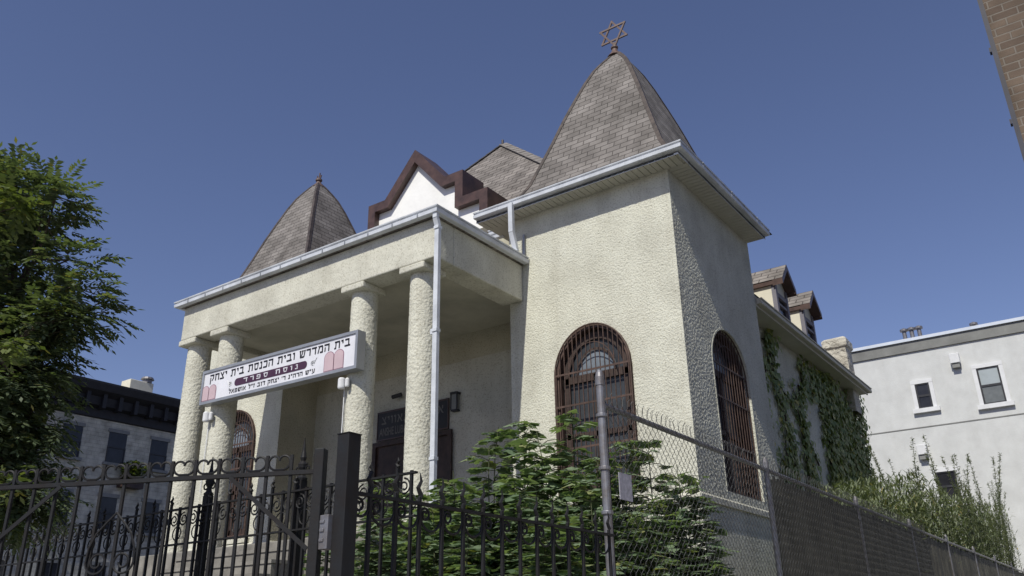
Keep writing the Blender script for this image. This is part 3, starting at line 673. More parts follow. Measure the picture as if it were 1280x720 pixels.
pz0, pz1, px0, px1 = 5.605, 5.735, -7.22, -5.42
pm = MB(); pts = []
for k in range(13): a = -pi/2+pi*k/12; pts.append((px1-.06+.065*cos(a), (pz0+pz1)/2+.065*sin(a)))
for k in range(13): a = pi/2+pi*k/12; pts.append((px0+.06+.065*cos(a), (pz0+pz1)/2+.065*sin(a)))
pm.prism([Vector(sp_(*p)) for p in pts], (0, -.003, 0)); pill = obj('name_plate', pm, 'pill', sg)
obj('name_lettering', hebrew("נוסח ספרד", -5.62, -6.98, 5.632, .075, lambda x, z: (x, SY-.0155, sp_(x, z)[2]), gap=.5), 'whitepl', pill)
obj('dedication_lettering', hebrew("ע\"ש הרה\"ג ר' יצחק דוב ז\"ל אושפאל", -5.22, -7.36, 5.497, .068, sp_), 'black', sg)
for px_, w_ in ((-4.82, .43), (-7.94, .40)):
    tb = MB(); to = MB()
    for k in range(2):
        a0 = px_-.0+(k-.0)*w_/2-w_*.28 if False else px_-w_/2+.03+k*(w_/2); a1 = a0+w_/2-.02; r_ = (a1-a0)/2; zt = 5.70 if px_ > -6 else 5.66
        def ol(s):
            q = [(a0-s, 5.475-s), (a1+s, 5.475-s)]
            for i in range(11): an = pi*i/10; q.append(((a0+a1)/2+(r_+s)*cos(an), zt-.01+(r_+s)*sin(an)*.85))
            return q
        to.prism([sp_(*p) for p in ol(.014)], (0, -.002, 0)); tb.prism([(p[0], SY-.0145, sp_(*p)[2]) for p in ol(0)], (0, -.002, 0))
    t_ = obj('tablet_outline', to, 'pinkd', sg); obj('tablet', tb, 'pink', t_)
for px_, s in ((-5.27, 1), (-7.34, -1)):
    om = MB()
    for k in range(5):
        c = [(px_+s*(.012*k-.03)+.025*cos(a)*.9, 5.66+.02*sin(k*1.9)+.022*sin(a)) for a in [i*pi/4 for i in range(7)]]
        om.tube([Vector(sp_(*p))-Vector((0, .002, 0)) for p in c], .004, 4)
    om.tube([Vector(sp_(px_+s*(.02+.02*k), 5.65+.03*k))-Vector((0, .002, 0)) for k in range(4)], .004, 4)
    obj('flourish', om, 'alu', sg)
# board above the door
db = thing('door_board', 'dark name board with pale letters above the porch door', 'name board', (-6.1, FW-.03, 5.15))
q = MB(); q.box(-6.98, -5.2, FW-.05, FW-.022, 5.20, 5.72); obj('board', q, 'darkframe', db)
q = MB(); q.box(-7.0, -5.18, FW-.06, FW-.02, 5.72, 5.75); q.box(-7.0, -5.18, FW-.06, FW-.02, 5.17, 5.20); q.box(-7.0, -6.98, FW-.06, FW-.02, 5.2, 5.72); q.box(-5.2, -5.18, FW-.06, FW-.02, 5.2, 5.72); obj('board_frame', q, 'brown', db)
lt = mat('dull_silver_letters', (.17, .16, .15), rough=.5)
obj('hebrew_lettering', hebrew("אנשי לובאוויץ".replace('ץ', 'צ'), -5.3, -6.88, 5.49, .15, lambda x, z: (x, FW-.051, z)), lt, db)
def latin(name, text, xl, xr, z, h, y, m_, parent):
    cu = bpy.data.curves.new('lettering', 'FONT'); cu.body = text; cu.extrude = .001; cu.offset = .012
    to_ = bpy.data.objects.new('lettering_source', cu); COL.objects.link(to_); bpy.context.view_layer.update()
    me = bpy.data.meshes.new_from_object(to_.evaluated_get(bpy.context.evaluated_depsgraph_get()))
    bpy.data.objects.remove(to_); bpy.data.curves.remove(cu)
    xs = [v.co.x for v in me.vertices]; ys = [v.co.y for v in me.vertices]
    a, b, c, d = min(xs), max(xs), min(ys), max(ys)
    mm = MB(); mm.v = [(xl+(v.co.x-a)/(b-a)*(xr-xl), y-v.co.z, z+(v.co.y-c)/(d-c)*h) for v in me.vertices]
    mm.f = [tuple(p.vertices) for p in me.polygons]; mm.uv = [None]*len(mm.f); bpy.data.meshes.remove(me)
    return obj(name, mm, m_, parent, fix=False)
latin('latin_lettering', 'ANSHE LUBAWITZ', -6.93, -5.92, 5.26, .16, FW-.053, lt, db)
# small fittings
def floodlight(x, z, label):
    t_ = thing('floodlight', label, 'floodlight', (x, -2.24, z), 'white floodlights on the porch columns')
    b = MB(); b.lathe((x-.05, -2.30, z), [(.05, 0), (.058, .02), (.058, .15), (.045, .17)], 14); b.lathe((x+.05, -2.28, z+.02), [(.03, 0), (.035, .02), (.035, .12), (.02, .14)], 12)
    obj('lamp_head', b, 'whitetrim', t_)
    b = MB(); b.box(x-.03, x+.05, -2.25, -2.19, z+.03, z+.13); obj('junction_box', b, 'alu', t_)
    b = MB(); b.tube([(x-.05, -2.235, z+.02), (x-.05, -2.24, z-1.2)], .009, 6); obj('conduit', b, 'whitetrim', t_)
floodlight(-4.60, 5.13, 'white floodlight on the column below the right end of the sign')
floodlight(-7.93, 5.13, 'white floodlight on the column below the left end of the sign')
t_ = thing('wall_lamp', 'small dark framed lantern on the porch wall right of the board', 'wall lamp', (-5.0, FW-.04, 5.55))
b = MB(); b.box(-5.08, -4.92, FW-.14, FW-.022, 5.78, 5.82); b.box(-5.07, -4.93, FW-.13, FW-.022, 5.46, 5.49); b.box(-5.08, -5.06, FW-.13, FW-.11, 5.49, 5.78); b.box(-4.94, -4.92, FW-.13, FW-.11, 5.49, 5.78); obj('lamp_cage', b, 'darkframe', t_)
b = MB(); b.box(-5.06, -4.94, FW-.12, FW-.03, 5.49, 5.78); obj('lamp_glass', b, 'lampglass', t_)
t_ = thing('security_camera', 'small dark security camera on the porch wall above the board', 'camera', (-6.4, FW-.03, 5.95))
b = MB(); b.tube([(-6.4, FW-.02, 5.98), (-6.4, FW-.12, 5.95)], .02, 8); obj('bracket', b, 'alu', t_)
b = MB(); b.tube([(-6.52, FW-.16, 5.97), (-6.32, FW-.12, 6.0)], .04, 10); obj('camera_body', b, 'darkframe', t_)

# ------------------------------------------------------------------ iron fences
def spiral(c, ax, r0, r1, a0, turns, n=22, flip=1):
    """flat spiral in the plane of ax (horizontal unit) and z"""
    P = []
    for k in range(n+1):
        t = k/n; a = a0+flip*turns*2*pi*t; r = r0+(r1-r0)*t
        P.append(Vector(c)+Vector(ax)*(r*cos(a))+Vector((0, 0, r*sin(a))))
    return P
def picket(p, z0, z1, wd, spear, ax):
    m_ = MB(); m_.bar((p[0], p[1], z0), (p[0], p[1], z1), wd, wd, ax)
    if spear:
        q = [(0, 0), (.010, .02), (-.012, .055), (.010, .09), (0, .13)]
        m_.tube([Vector((p[0], p[1], z1-.01))+Vector(ax)*a+Vector((0, 0, b*spear)) for a, b in q], [wd*.5, wd*.8, wd*.7, wd*.5, .002], 6)
    return m_
# gate
B = Vector((1.85, -8.40, 0)); GA = Vector((-.906, -.42, 0)).normalized()
gt = thing('iron_gate', 'black wrought iron gate leaf with curled scroll top and heart scrolls', 'gate', (B.x, B.y, .13))
def gp(s, z, o=0): v_ = B+GA*s+Vector((-.42, .906, 0))*o; return (v_.x, v_.y, z)
ZR = 2.278
q = MB(); q.bar(gp(.02, ZR), gp(1.72, ZR), .018, .026, (0, 0, 1)); obj('top_rail', q, 'iron', gt)
q = MB(); q.bar(gp(.02, .35), gp(1.72, .35), .04, .03, (0, 0, 1)); obj('bottom_rail', q, 'iron', gt)
q = MB(); q.bar(gp(.03, .2), gp(.03, 2.375), .045, .05, GA); obj('stile', q, 'iron', gt, bevel=.004)
q = MB(); q.bar(gp(1.70, .2), gp(1.70, 2.375), .05, .06, GA); obj('stile', q, 'iron', gt, bevel=.004)
bars = [.165+.114*k for k in range(14)]
for s in bars: obj('picket', picket(gp(s, 0), .3, 2.358, .0125, 0, GA), 'iron', gt)
for a, b in zip([.05]+bars, bars+[1.68]):
    if a < .1: continue
    q = MB(); c = (a+b)/2; hw = (b-a)/2-.010
    P = []
    L_ = spiral(gp(c-hw*.42, ZR+.052), GA, .036, .020, -pi/2, .72, 14, -1)[::-1]
    R_ = spiral(gp(c+hw*.42, ZR+.052), GA, .036, .020, -pi/2, .72, 14, 1)
    q.tube(L_+R_, .0055, 5); obj('scroll', q, 'iron', gt)
for (a, za, b, zb_) in ((.44, ZR-.01, .06, 1.955), (1.27, ZR-.01, 1.66, 1.955)):
    q = MB(); q.bar(gp(a, za, -.02), gp(b, zb_, -.012), .018, .006, (0, 0, 1)); obj('brace', q, 'iron', gt)
q = MB(); c = .97; zc = 1.93
for sg_ in (-1, 1):
    P = [Vector(gp(c, zc+.21, -.012)), Vector(gp(c+sg_*.045, zc+.165, -.012)), Vector(gp(c+sg_*.085, zc+.12, -.012)), Vector(gp(c+sg_*.11, zc+.06, -.012))]
    P += spiral(gp(c+sg_*.062, zc+.0, -.012), GA*sg_, .055, .016, .35, 1.55, 26, -1)
    q.tube(P, .0052, 5)
obj('heart_scroll', q, 'iron', gt)
q = MB(); q.box(B.x-.01, B.x+.05, B.y-.02, B.y+.035, 1.95, 2.09); 
for z in (1.98, 2.02, 2.055): q.box(B.x+.005, B.x+.03, B.y-.026, B.y-.02, z, z+.014)
obj('lock_box', q, 'galv', gt, bevel=.004)
# gate post
q = MB(); q.box(1.90, 1.97, -8.395, -8.32, .13, 2.43); q.box(1.897, 1.973, -8.398, -8.317, 2.43, 2.436); tag(obj('gate_post', q, 'iron', bevel=.006), 'thick square black iron post between the gate and side railing', 'gate post')
# side railing with twisted spears
rl = thing('side_railing', 'black iron railing with twisted spear tips in front of the shrubs', 'railing', (1.92, -7.2, 1.24))
ZT = 2.19; ys = [-8.20+.165*k for k in range(14)]
q = MB(); q.bar((1.92, -8.31, ZT), (1.92, -6.0, ZT), .03, .014, (1, 0, 0)); obj('top_rail', q, 'iron', rl)
q = MB(); q.bar((1.92, -8.31, 1.38), (1.92, -6.0, 1.38), .03, .014, (1, 0, 0)); obj('bottom_rail', q, 'iron', rl)
for y in ys: obj('picket', picket((1.92, y), 1.24, ZT+.03, .016, .95, (0, 1, 0)), 'iron', rl)
for y0, y1 in zip([-8.31]+ys[:-1], ys):
    q = MB(); c = (y0+y1)/2; hw = (y1-y0)/2-.008
    U = [Vector((1.92, c+hw*cos(a), ZT-.05+hw*.95*sin(a))) for a in [pi+pi*k/12 for k in range(13)]]
    S = spiral((1.92, c-hw+.034, ZT-.048), (0, 1, 0), .034, .012, pi, 1.4, 18, -1)[::-1]
    q.tube(S+U+[Vector((1.92, c+hw, ZT))], .0065, 5); obj('scroll', q, 'iron', rl)
# rear railing along the street front
rr = thing('rear_railing', 'black iron railing with scroll loops behind the gate, before the steps', 'railing', (-4, -5.95, 1.22))
RY = -5.97
def rz_(x): return 2.80
q = MB(); q.bar((-10.5, RY, 2.80), (.2, RY, 2.80), .035, .016, (0, 1, 0)); obj('top_rail', q, 'iron', rr)
q = MB(); q.bar((-10.5, RY, 2.47), (.2, RY, 2.47), .03, .016, (0, 1, 0)); obj('middle_rail', q, 'iron', rr)
k = 0; x = -9.9
px_ = []
while x < .2:
    px_.append(x); x += .15
for i, x in enumerate(px_):
    obj('picket', picket((x, RY), 1.22, 2.86 if i % 2 == 0 else 2.82, .022, .7 if i % 2 == 0 else 0, (1, 0, 0)), 'iron', rr)
for i in range(0, len(px_)-1):
    q = MB(); c = (px_[i]+px_[i+1])/2
    q.tube(spiral((c, RY, 2.70), (1, 0, 0), .068, .018, pi/2, 1.6, 18, 1 if i % 2 else -1), .008, 4)
    if i % 2 == 0: q.tube(spiral((c+.067, RY, 2.57), (1, 0, 0), .066, .06, 0, 1, 14), .007, 4)
    if i < 75: obj('scroll', q, 'iron', rr)
def fancy_post(x, label):
    m_ = thing('railing_post', label, 'railing post', (x, RY+.04, 1.22))
    b = MB(); b.box(x-.035, x+.035, RY+.03, RY+.10, 1.22, 2.9); obj('shaft', b, 'iron', m_)
    b = MB(); b.lathe((x, RY+.065, 2.9), [(.045, 0), (.05, .02), (.03, .04), (.022, .08), (.04, .11), (.045, .14), (.02, .17), (.03, .20), (.016, .26), (.004, .38)], 10); obj('finial', b, 'iron', m_)
    b = MB()
    for s in (-1, 1): b.tube(spiral((x+s*.06, RY+.065, 3.0), (1, 0, 0), .045, .014, pi/2, 1.3, 14, s), .008, 5)
    obj('scroll', b, 'iron', m_)
fancy_post(-2.52, 'ornate black iron post with spear finial before the second column')
fancy_post(-1.20, 'ornate black iron post with spear finial just left of the gate lock')

# ------------------------------------------------------------------ chain link fence
cf = thing('chain_link_fence', 'galvanised chain link fence with barbed top running back past the tower', 'chain link fence', (1.86, -5.95, 1.24))
FX = 1.86; FY0 = -5.95; ZC = 3.07
def post(y, r_, zt, parent):
    b = MB(); b.lathe((FX, y, 1.2), [(r_, 0), (r_, zt-1.2), (r_*1.15, zt-1.2), (r_*1.15, zt-1.14), (r_*.9, zt-1.11), (r_*.5, zt-1.09), (.002, zt-1.085)], 14); return obj('post', b, 'galv', parent, smooth=False)
p0 = post(FY0, .029, 3.205, cf)
for z in (2.98, 2.62, 2.33, 1.7):
    b = MB(); b.lathe((FX, FY0, z), [(.038, 0), (.040, .004), (.040, .02), (.038, .024)], 14); obj('tension_band', b, 'galv', p0)
py = [-2.72, .55, 3.6, 6.6, 9.6, 12.6, 15.6, 18.6]
for y in py: post(y, .026, 3.08, cf)
b = MB(); b.tube([(FX, FY0, ZC), (FX, 20.5, ZC)], .021, 8); obj('top_rail', b, 'galv', cf)
b = MB(); b.bar((FX, FY0+.05, 1.3), (FX, FY0+.05, 3.1), .012, .02); obj('tension_bar', b, 'iron', cf)
cm = MB(); pt_ = .078; zt = 3.12; zb2 = 1.27
nrow = int((zt-zb2)/(pt_/2)); ncol = int(10.5/pt_*2)
for c in range(ncol):
    y0 = FY0+.06+c*pt_/2
    pts = []
    for k in range(nrow+1):
        pts.append((FX+.026+(.003 if (k+c) % 2 else -.003), y0+((k+c) % 2)*pt_/2-(0), zb2+k*pt_/2))
    # wire zigzags up, ends in an open barb
    pts.append((FX+.03+random.uniform(-.012, .012), pts[-1][1]+random.uniform(-.012, .012), zt+.03)); pts.append((pts[-1][0]+.01, pts[-1][1]+random.uniform(.004, .022), zt+.05))
    cm.tube(pts, .0021, 3, caps=False)
obj('wire_mesh', cm, 'wire', cf, fix=False)
# privacy slats woven from the second post on
scn = MB(); y = -2.60; 
while y < 20:
    wd = .058; dz = random.uniform(-.04, .02); 
    scn.box(FX-.012, FX+.004+random.uniform(-.002, .002), y, y+wd, 1.3, 3.03+dz); y += .064
obj('privacy_slats', scn, 'screen', cf)
plq = MB(); plq.box(FX+.034, FX+.040, -5.83, -5.655, 2.44, 2.62); plq = obj('fence_placard', plq, 'placard', bevel=.002); tag(plq, 'small faded grey placard wired to the chain link beside the post', 'placard')
plq.modifiers.clear()

# ------------------------------------------------------------------ neighbouring buildings
nb = thing('pale_apartment_house', 'pale rendered house with grey roof band rising behind the weeds', 'house', (4, 24, 0))
q = MB(); q.box(-6.5, 14, 24, 34, 0, 11.95); obj('wall', q, 'housewhite', nb)
q = MB(); q.box(-6.5, 14, 23.93, 24.0, 11.70, 12.12); obj('parapet_band', q, 'housegrey', nb)
q = MB(); q.box(-6.55, 14.05, 23.86, 24.3, 12.12, 12.24); obj('coping', q, 'coping', nb)
q = MB(); q.box(-6.5, 14, 23.985, 24.0, 8.70, 8.74); obj('joint_strip', q, 'housegrey', nb)
def nwin(x0, x1, z0, z1, blind):
    f = MB(); b_ = .14
    for a in ((x0-b_, x1+b_, z1-.01, z1+b_), (x0-b_, x0, z0, z1), (x1, x1+b_, z0, z1)): f.box(a[0], a[1], 23.93, 24.0, a[2], a[3])
    wn_ = obj('window', f, 'whitetrim', nb)
    s = MB(); s.box(x0-b_-.08, x1+b_+.08, 23.86, 24.0, z0-.16, z0); obj('sill', s, 'whitetrim', wn_)
    fr = MB(); t = .06; zm = (z0+z1)/2
    for a in ((x0, x1, z1-t, z1), (x0, x1, z0, z0+t), (x0, x0+t, z0+t, z1-t), (x1-t, x1, z0+t, z1-t), (x0+t, x1-t, zm-.04, zm+.04)): fr.box(a[0], a[1], 23.955, 24.0, a[2], a[3])
    obj('sash_frame', fr, 'darkframe', wn_)
    gl = MB(); gl.box(x0+t, x1-t, 23.98, 23.998, z0+t, zm-.04); obj('pane', gl, 'glassd' if not blind else mat('lower_pane', (.16, .17, .17), rough=.2), wn_)
    gl = MB(); gl.box(x0+t, x1-t, 23.98, 23.998, zm+.04, z1-t); obj('pane', gl, 'blind' if blind else 'glassd', wn_)
nwin(-.87, -.36, 9.42, 10.40, False); nwin(1.33, 2.08, 9.22, 10.62, True); nwin(6, 6.8, 9.22, 10.62, True)
nwin(-.78, -.10, 5.9, 7.0, False)
for x, z, lb in ((.72, 10.8, 'small white vent box high on the pale house wall between the windows'), (-1.05, 7.55, 'small white lamp box low on the pale house wall above the weeds')):
    t_ = thing('wall_box', lb, 'wall box', (x, 23.95, z))
    b = MB(); b.box(x-.17, x+.17, 23.75, 23.985, z+.12, z+.5); obj('housing', b, 'whitetrim', t_, bevel=.02)
    b = MB(); b.box(x-.13, x+.13, 23.8, 23.985, z-.05, z+.115); obj('grating', b, 'housegrey', t_)
def roof_vent(x, y, z, label, k):
    t_ = thing('roof_vent', label, 'roof vent', (x, y, z))
    for i in range(k):
        b = MB(); b.lathe((x+i*.28-.2, y, z), [(.08, 0), (.08, .3), (.15, .32), (.15, .4), (.02, .46)], 12); obj('vent_pipe', b, 'galv', t_)
roof_vent(-.75, 24.6, 12.45, 'cluster of metal vents on the parapet of the pale house', 3)
roof_vent(1.7, 25.2, 12.35, 'single thin vent on the roof of the pale house', 1)

bb = thing('brown_brick_building', 'brown brick building corner rising out of frame on the right', 'building', (8, -2.4, 0))
q = MB(); q.box(4.66, 13, -2.43, 1.0, 0, 17); obj('wall', q, 'bigbrick', bb)
q = MB(); q.box(4.625, 4.668, -2.46, -2.41, 0, 17)
q2 = MB()
for z in [1+.85*k for k in range(18)]: q2.box(4.605, 4.624, -2.475, -2.41, z, z+.05)
fl = obj('corner_pipe', q, 'flashing', bb); obj('pipe_clip', q2, 'flashing', fl)

# row house on the left
rh = thing('row_house', 'grey row house with heavy black cornice seen left of the porch', 'row house', (-42, 8, 0))
HX = -38
q = MB(); q.box(-50, HX, -6, 17.2, 0, 13.0); obj('wall', q, 'rowbrick', rh)
q = MB(); prof = [(0, 0), (.12, .05), (.12, .5), (.35, .62), (.40, 1.05), (.75, 1.30), (.85, 1.65), (.85, 1.75), (0, 1.8)]
q.sweep(prof, [(HX, -6, 12.5), (HX, 17.2, 12.5), (-50, 17.2, 12.5)], [(1, 0), (1, 1), (0, 1)]); cr = obj('cornice', q, 'cornice', rh)
for k in range(26):
    q = MB(); y = -5.5+k*.9; q.box(HX+.1, HX+.6, y, y+.2, 12.95, 13.75); obj('cornice_bracket', q, 'cornice', cr)
q = MB(); q.box(-50, HX+.1, -6, 17.3, 14.25, 14.33); obj('roof', q, 'housegrey', rh)
for row in range(4):
    for k in range(9):
        y = 15.0-2.45*k; z = 10.35-3.35*row
        if z < 0 or y < -5: continue
        f = MB(); f.box(HX-.0, HX+.06, y-.08, y+1.10, z+1.60, z+1.78); sl_ = MB(); sl_.box(HX, HX+.16, y-.12, y+1.14, z-.14, z)
        wn_ = obj('window', f, 'housegrey', rh); obj('sill', sl_, 'housegrey', wn_)
        g_ = MB(); g_.box(HX, HX+.012, y, y+1.02, z, z+1.6); obj('pane', g_, 'glassd', wn_)
        s = MB(); s.box(HX+.012, HX+.05, y, y+1.02, z+.78, z+.84); s.box(HX+.012, HX+.045, y, y+.06, z, z+.78); s.box(HX+.012, HX+.045, y+.96, y+1.02, z, z+.78); obj('sash_frame', s, 'darkframe', wn_)
t_ = thing('roof_stack', 'whitewashed brick stack with a metal cap on the row house roof', 'chimney', (-38.6, 14, 14.3))
b = MB(); b.box(-39.0, -38.1, 13.3, 14.7, 14.3, 15.05); obj('stack', b, 'cream', t_, bevel=.03)
b = MB(); b.lathe((-38.3, 14.4, 15.05), [(.25, 0), (.25, .18), (.36, .2), (.3, .32), (.05, .38)], 12); obj('metal_cap', b, 'galv', t_)

# ------------------------------------------------------------------ leaves
def ortho(d):
    d = d.normalized(); a = Vector((0, 0, 1)) if abs(d.z) < .95 else Vector((1, 0, 0)); x = d.cross(a).normalized(); return x, x.cross(d)
def frond(mb, p, d, L, n=7, lw=.030, ll=.085, droop=.5):
    """pinnate leaf: pairs of leaflets along a drooping rib"""
    d = d.normalized(); x, u = ortho(d); q = Vector(p); dd = d.copy()
    for k in range(n):
        dd = (dd+Vector((0, 0, -droop/n))).normalized(); q = q+dd*(L/n)
        for s in (-1, 1) if k < n-1 else (0,):
            o = (x*s+dd*.55+Vector((random.uniform(-.2, .2), random.uniform(-.2, .2), random.uniform(-.35, .1)))).normalized() if s else dd
            l = ll*random.uniform(.8, 1.15); nn = o.cross(u+Vector((random.uniform(-.4, .4), random.uniform(-.4, .4), 0))).normalized()*lw*.5
            mb.add([q, q+o*l*.45+nn, q+o*l, q+o*l*.45-nn], [(0, 1, 2, 3)])
def lobed(mb, p, d, up_, L):
    """palmate leaf with five lobes"""
    d = d.normalized(); x = d.cross(up_).normalized(); nrm = x.cross(d)
    pr_ = [(0, 0), (.30, -.12), (.52, .08), (.26, .22), (.62, .45), (.34, .50), (.28, .72), (0, 1.0), (-.28, .72), (-.34, .50), (-.62, .45), (-.26, .22), (-.52, .08), (-.30, -.12)]
    bend = random.uniform(-.25, .05)
    mb.add([Vector(p)+x*(a*L)+d*(b*L)+nrm*(abs(a)*-.25*L+b*b*bend*L) for a, b in pr_], [(0, 1, 2, 3, 4, 5, 6, 7), (0, 7, 8, 9, 10, 11, 12, 13)])

# street tree at the left
tr = thing('locust_tree', 'dark leafy street tree with feathery leaves at the left edge', 'tree', (-3.6, -8.35, .13))
random.seed(21)
TB = Vector((-3.6, -8.35, .13)); fork = TB+Vector((.05, .05, 2.6))
tk = MB(); tk.tube([TB, TB+Vector((.03, .02, .9)), TB+Vector((-.02, .04, 1.8)), fork], [.19, .16, .145, .13], 12)
fol = MB(); crown = Vector((-3.75, -8.3, 4.5))
clumps = [(-2.87,-8.11,5.7),(-2.68,-7.91,5.68),(-2.47,-7.68,5.58),(-2.68,-7.67,5.42),(-3.0,-7.9,5.34),(-2.47,-7.45,5.03),(-2.9,-7.66,4.99),(-2.36,-7.38,4.74),(-2.34,-7.33,4.48),(-2.61,-7.5,4.49),(-3.04,-7.75,4.68),(-2.46,-7.5,4.22),(-2.74,-7.56,4.05),(-2.62,-7.56,3.79),(-2.73,-7.77,3.7),(-2.72,-7.7,3.36),(-2.62,-7.62,3.16),(-2.70,-7.74,2.96),(-2.72,-7.5,2.86),(-2.80,-7.78,2.72)]
for k in range(46):
    a = random.uniform(0, 2*pi); b = random.uniform(-.8, 1.2); r_ = random.uniform(.7, 1.0)
    c = crown+Vector((cos(a)*cos(b)*1.35*r_, sin(a)*cos(b)*1.25*r_, sin(b)*1.75*r_))
    if c.x < -2.75: clumps.append(tuple(c))
for k in range(52):
    c = Vector((random.uniform(-3.4, -2.42), random.uniform(-7.95, -7.4), random.uniform(2.45, 4.35)))
    clumps.append(tuple(c))
for k in range(16): clumps.append((random.uniform(-3.9, -2.9), random.uniform(-8.4, -7.7), random.uniform(4.6, 5.7)))
limbs = []
for k in range(9):
    a = k*2*pi/9+.3; e = random.uniform(.6, 1.5)
    tip = fork+Vector((cos(a)*cos(e)*1.2, sin(a)*cos(e)*1.2, sin(e)*random.uniform(1.4, 2.4)))
    mid = fork+(tip-fork)*.5+Vector((random.uniform(-.1, .1), random.uniform(-.1, .1), .12))
    tk.tube([fork-Vector((0, 0, .1)), mid, tip], [.085, .05, .022], 8); limbs += [mid, tip, (mid+tip)/2]
for c in clumps:
    c = Vector(c)+(Vector((-.17, -.12, -.20)) if c[2] > 4.36 else Vector((-.10, -.08, 0))); b = min(limbs, key=lambda q: (q-c).length+max(0, q.z-c.z)*.8)
    md = b+(c-b)*.55+Vector((random.uniform(-.08, .08), random.uniform(-.08, .08), .10))
    tk.tube([b, md, c], [.022, .014, .006], 5)
    for j in range(40):
        t = Vector((random.gauss(0, 1), random.gauss(0, 1), random.gauss(0, .55))).normalized()
        p = c+Vector((t.x*.27, t.y*.27, t.z*.22))*random.uniform(.15, 1)
        o = (t+Vector((0, 0, .05))+(c-crown).normalized()*.5)
        frond(fol, p, o, random.uniform(.18, .28), 8, .029, .074, random.uniform(.3, .9))
    for j in range(4):
        t = Vector((random.gauss(0, 1), random.gauss(0, 1), random.gauss(0, .5))).normalized(); tk.tube([c, c+t*.3], [.006, .003], 4)
obj('trunk', tk, 'bark', tr); obj('foliage', fol, 'locust', tr, fix=False)
# bright young branch nearer the camera
yt = thing('young_tree', 'yellow green young tree with broad leaves close at the left edge', 'tree', (-2.35, -8.75, .13))
tk = MB(); fol = MB(); tb = Vector((-2.35, -8.75, .13))
tk.tube([tb, tb+Vector((.03, 0, 1.6)), tb+Vector((.0, .05, 3.2)), tb+Vector((.1, .1, 4.9))], [.05, .04, .03, .012], 8)
for c, n in (((-1.99,-8.47,4.91), 26), ((-1.95,-8.38,4.80), 22), ((-1.74,-8.33,3.64), 16), ((-1.72,-8.27,3.66), 8), ((-2.05,-8.5,4.6), 20), ((-2.2, -8.6, 4.95), 24), ((-2.0, -8.5, 3.5), 12), ((-1.86,-8.05,2.68), 14), ((-1.90, -8.15, 2.75), 12)):
    c = Vector(c); b = Vector((tb.x+.02, tb.y+.03, c.z-.3)); tk.tube([b, (b+c)/2+Vector((0, 0, .05)), c], [.014, .009, .004], 5)
    for j in range(n):
        t = Vector((random.gauss(0, 1), random.gauss(0, 1), random.gauss(0, .4))).normalized()
        frond(fol, c+t*.10*random.random(), t, random.uniform(.10, .16), 4, .035, .075, .8)
obj('trunk', tk, 'bark', yt); obj('foliage', fol, 'bright', yt, fix=False)

# saplings in the yard
def make_sapling(name, h, seed, label, loc):
    random.seed(seed)
    s = thing(name, label, 'shrub', loc, 'lobed leaf saplings crowding the yard')
    L0 = Vector(loc); st_ = MB(); lf = MB()
    stems = [(Vector((0, 0, 0)), h)]+[(Vector((random.uniform(-.25, .25), random.uniform(-.25, .25), 0)), h*random.uniform(.6, .9)) for _ in range(3)]
    for b, hh in stems:
        lean = Vector((random.uniform(-.1, .1), random.uniform(-.1, .1), 0))*hh
        P = lambda t: L0+b+lean*t*t+Vector((.02*sin(t*9), .02*cos(t*7), hh*t))
        st_.tube([P(k/8) for k in range(9)], [.016-.012*k/8 for k in range(9)], 6)
        z = .18
        while z < 1:
            p = P(z); spread = .16+.26*(1-z)**.7 if z < .97 else .12
            a0 = random.uniform(0, 6.28)
            for k in range(random.randint(4, 6)):
                a = a0+k*2*pi/5+random.uniform(-.35, .35)
                d = Vector((cos(a), sin(a), random.uniform(.0, .35))).normalized(); l = spread*random.uniform(.7, 1.3)
                tip = p+d*l; st_.tube([p, p+d*l*.5+Vector((0, 0, .02)), tip], [.005, .004, .003], 4)
                for j in range(random.randint(2, 4)):
                    q = p+(tip-p)*random.uniform(.35, 1.05); dd = (Vector((cos(a+random.uniform(-1.1, 1.1)), sin(a+random.uniform(-1.1, 1.1)), random.uniform(-.35, .05)))).normalized()
                    lobed(lf, q, dd, Vector((random.uniform(-.3, .3), random.uniform(-.3, .3), 1)), random.uniform(.075, .185))
            z += random.uniform(.055, .10)*1.6/hh
    obj('stem', st_, 'stem', s); obj('foliage', lf, 'sap', s, fix=False)
    return s
sp = [make_sapling('sapling', 2.6, 3, 'tallest green sapling, left of the front arched window', (-.86, -3.0, 1.4)),
      make_sapling('sapling', 2.3, 8, 'green sapling in front of the front arched window', (.09, -3.4, 1.45)),
      make_sapling('sapling', 2.1, 15, 'green sapling at the foot of the white porch downspout', (-1.98, -3.2, 1.2))]
